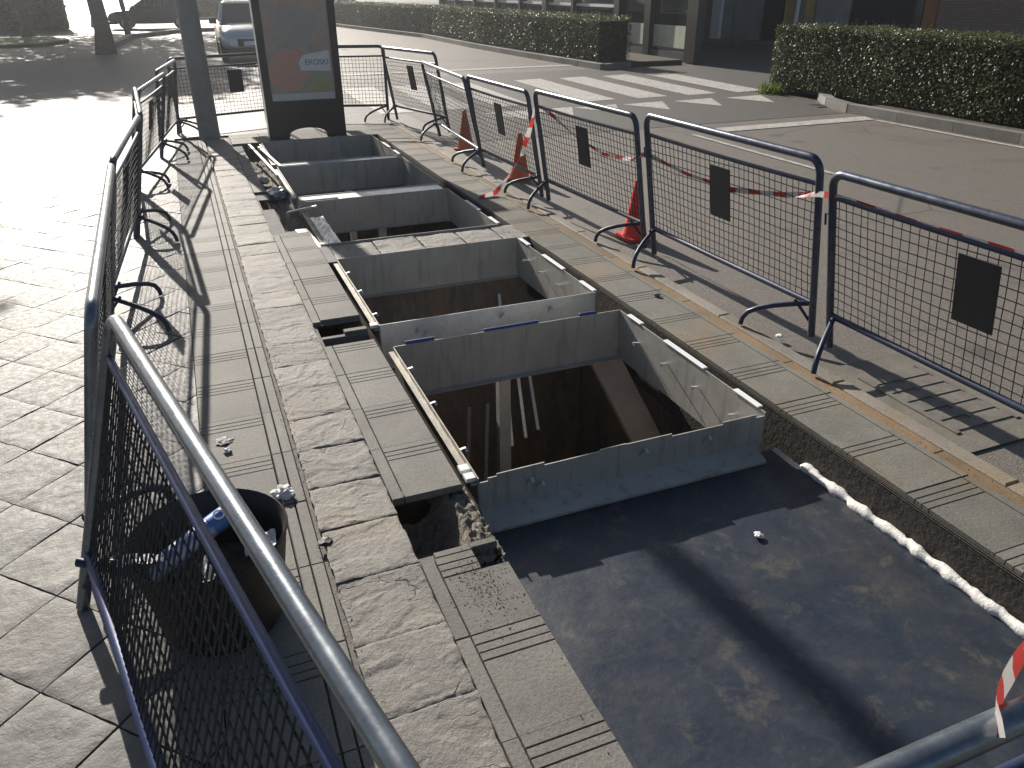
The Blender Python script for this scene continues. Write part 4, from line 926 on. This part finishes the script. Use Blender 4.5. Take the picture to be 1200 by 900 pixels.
# ------------------------------------------------------------------ cars
def car(label, loc, rz, paint):
    """local: length along x (front at +x), width along y"""
    t = thing('parked_car', label, 'car', loc, rz)
    st = [(-2.05, .42, .78, .70), (-1.98, .34, .92, .80), (-1.5, .26, 1.0, .88), (-.6, .22, .98, .90), (.5, .22, .96, .90), (1.15, .24, .92, .88), (1.7, .28, .84, .84), (1.98, .32, .72, .76), (2.06, .38, .62, .66)]
    mb = MB(); vs = []; fs = []; n = 20
    for (x, zb, zt, hw_) in st:
        for k in range(n):
            a = 2 * math.pi * k / n; cy = math.copysign(abs(math.cos(a)) ** .45, math.cos(a)); sz = math.copysign(abs(math.sin(a)) ** .5, math.sin(a))
            vs.append((x, hw_ * cy, (zb + zt) / 2 + (zt - zb) / 2 * sz))
    for i in range(len(st) - 1):
        for k in range(n): fs.append((i * n + k, i * n + (k + 1) % n, (i + 1) * n + (k + 1) % n, (i + 1) * n + k))
    fs += [tuple(range(n - 1, -1, -1)), tuple(range((len(st) - 1) * n, len(st) * n))]; mb.add(vs, fs); mb.build('body', paint, t, smooth=True)
    def hull(name, secs, mat):
        m = MB(); v = []; f = []
        for (x, z, w) in secs: v += [(x, -w, z), (x, w, z)]
        for i in range(len(secs) - 1): f.append((2 * i, 2 * i + 1, 2 * i + 3, 2 * i + 2))
        m.add(v, f); return m.build(name, mat, t, fix=False)
    gh = MB(); low = [(-1.9, .90, .72), (1.0, .90, .76)]; rf = [(-1.45, 1.40, .58), (.25, 1.42, .60)]
    v = [(-1.9, -.72, .9), (-1.9, .72, .9), (1.02, .76, .9), (1.02, -.76, .9), (-1.5, -.58, 1.38), (-1.5, .58, 1.38), (.22, .6, 1.40), (.22, -.6, 1.40)]
    gh.add(v, [(0, 1, 5, 4), (1, 2, 6, 5), (2, 3, 7, 6), (3, 0, 4, 7), (4, 5, 6, 7)]); gh.build('windows', M['carglass'], t)
    mb = MB(); mb.add([(-1.52, -.6, 1.375), (-1.52, .6, 1.375), (.24, .62, 1.395), (.24, -.62, 1.395), (-1.4, -.5, 1.44), (-1.4, .5, 1.44), (.12, .52, 1.45), (.12, -.52, 1.45)], [(0, 1, 5, 4), (1, 2, 6, 5), (2, 3, 7, 6), (3, 0, 4, 7), (4, 5, 6, 7), (3, 2, 1, 0)]); mb.build('roof', paint, t)
    for s_ in (-1, 1):
        for pa, pb, pw in (((1.02, .77 * s_, .90), (.22, .61 * s_, 1.40), .06), ((-.55, .755 * s_, .92), (-.60, .605 * s_, 1.39), .07), ((-1.9, .72 * s_, .9), (-1.5, .59 * s_, 1.38), .10)):
            mb = MB(); mb.beam(pa, pb, pw, .05); mb.build('pillar', paint, t)
        mb = MB(); mb.box(.72, .90, .86 * s_ - .0 if s_ > 0 else -1.06, 1.06 if s_ > 0 else -.86, .92, 1.06, .03); mb.build('wing_mirror', M['black'], t)
        mb = MB(); v = [(1.86, .50 * s_, .62), (1.80, .82 * s_, .66), (1.66, .855 * s_, .76), (1.90, .46 * s_, .72)]; v2 = [(x + .06, y * 1.02, z) for x, y, z in v]; mb.add(v + v2, [(4, 5, 6, 7), (0, 1, 5, 4), (1, 2, 6, 5), (2, 3, 7, 6), (3, 0, 4, 7)]); mb.build('headlight', M['lamp'], t)
        for x in (1.28, -1.25):
            w = MB(); y0 = .68 * s_; y1 = .885 * s_; w.tube([(x, y0, .31), (x, y0 + (y1 - y0) * .1, .31), (x, y1 - .02 * s_, .31), (x, y1, .31)], [.29, .315, .315, .29], 26); wo = w.build('wheel', M['tyre'], t, smooth=True)
            w = MB(); w.tube([(x, y1 - .03 * s_, .31), (x, y1 + .006 * s_, .31)], [.20, .19], 20); w.build('rim', M['rim'], wo, smooth=True)
    mb = MB(); mb.box(2.0, 2.075, -.42, .42, .40, .58, .01); mb.build('grille', M['black'], t)
    mb = MB(); mb.box(2.075, 2.085, -.26, .26, .42, .53); mb.build('number_plate', M['strip'], t)
    mb = MB(); mb.box(1.7, 2.09, -.74, .74, .24, .36, .04); mb.build('bumper', M['black'], t); return t
car('silver car facing the camera, half hidden behind the advertising panel', (2.12, 26.2, -.03), R(-91), M['carpaint']).scale = (1, .97, 1.04)
car('dark blue car parked sideways in the shade at the far left', (-.6, 47, -.03), R(176), M['carblue'])

# ------------------------------------------------------------------ lens glare stand-in, an added thin haze: one closed box round everything
mb = MB(); mb.box(-420, 420, -80, 420, -4.2, 13.0); hz = mb.build('glare_haze', None); hz.data.materials.clear()
hm = bpy.data.materials.new('glare_haze_air'); hm.use_nodes = True; nt = hm.node_tree; nt.nodes.clear()
ou = nt.nodes.new('ShaderNodeOutputMaterial'); pvn = nt.nodes.new('ShaderNodeVolumePrincipled')
pvn.inputs['Color'].default_value = (.92, .95, 1, 1); pvn.inputs['Density'].default_value = .0018; pvn.inputs['Anisotropy'].default_value = .80
nt.links.new(pvn.outputs[0], ou.inputs['Volume']); hz.data.materials.append(hm); tag(hz, kind='stuff')
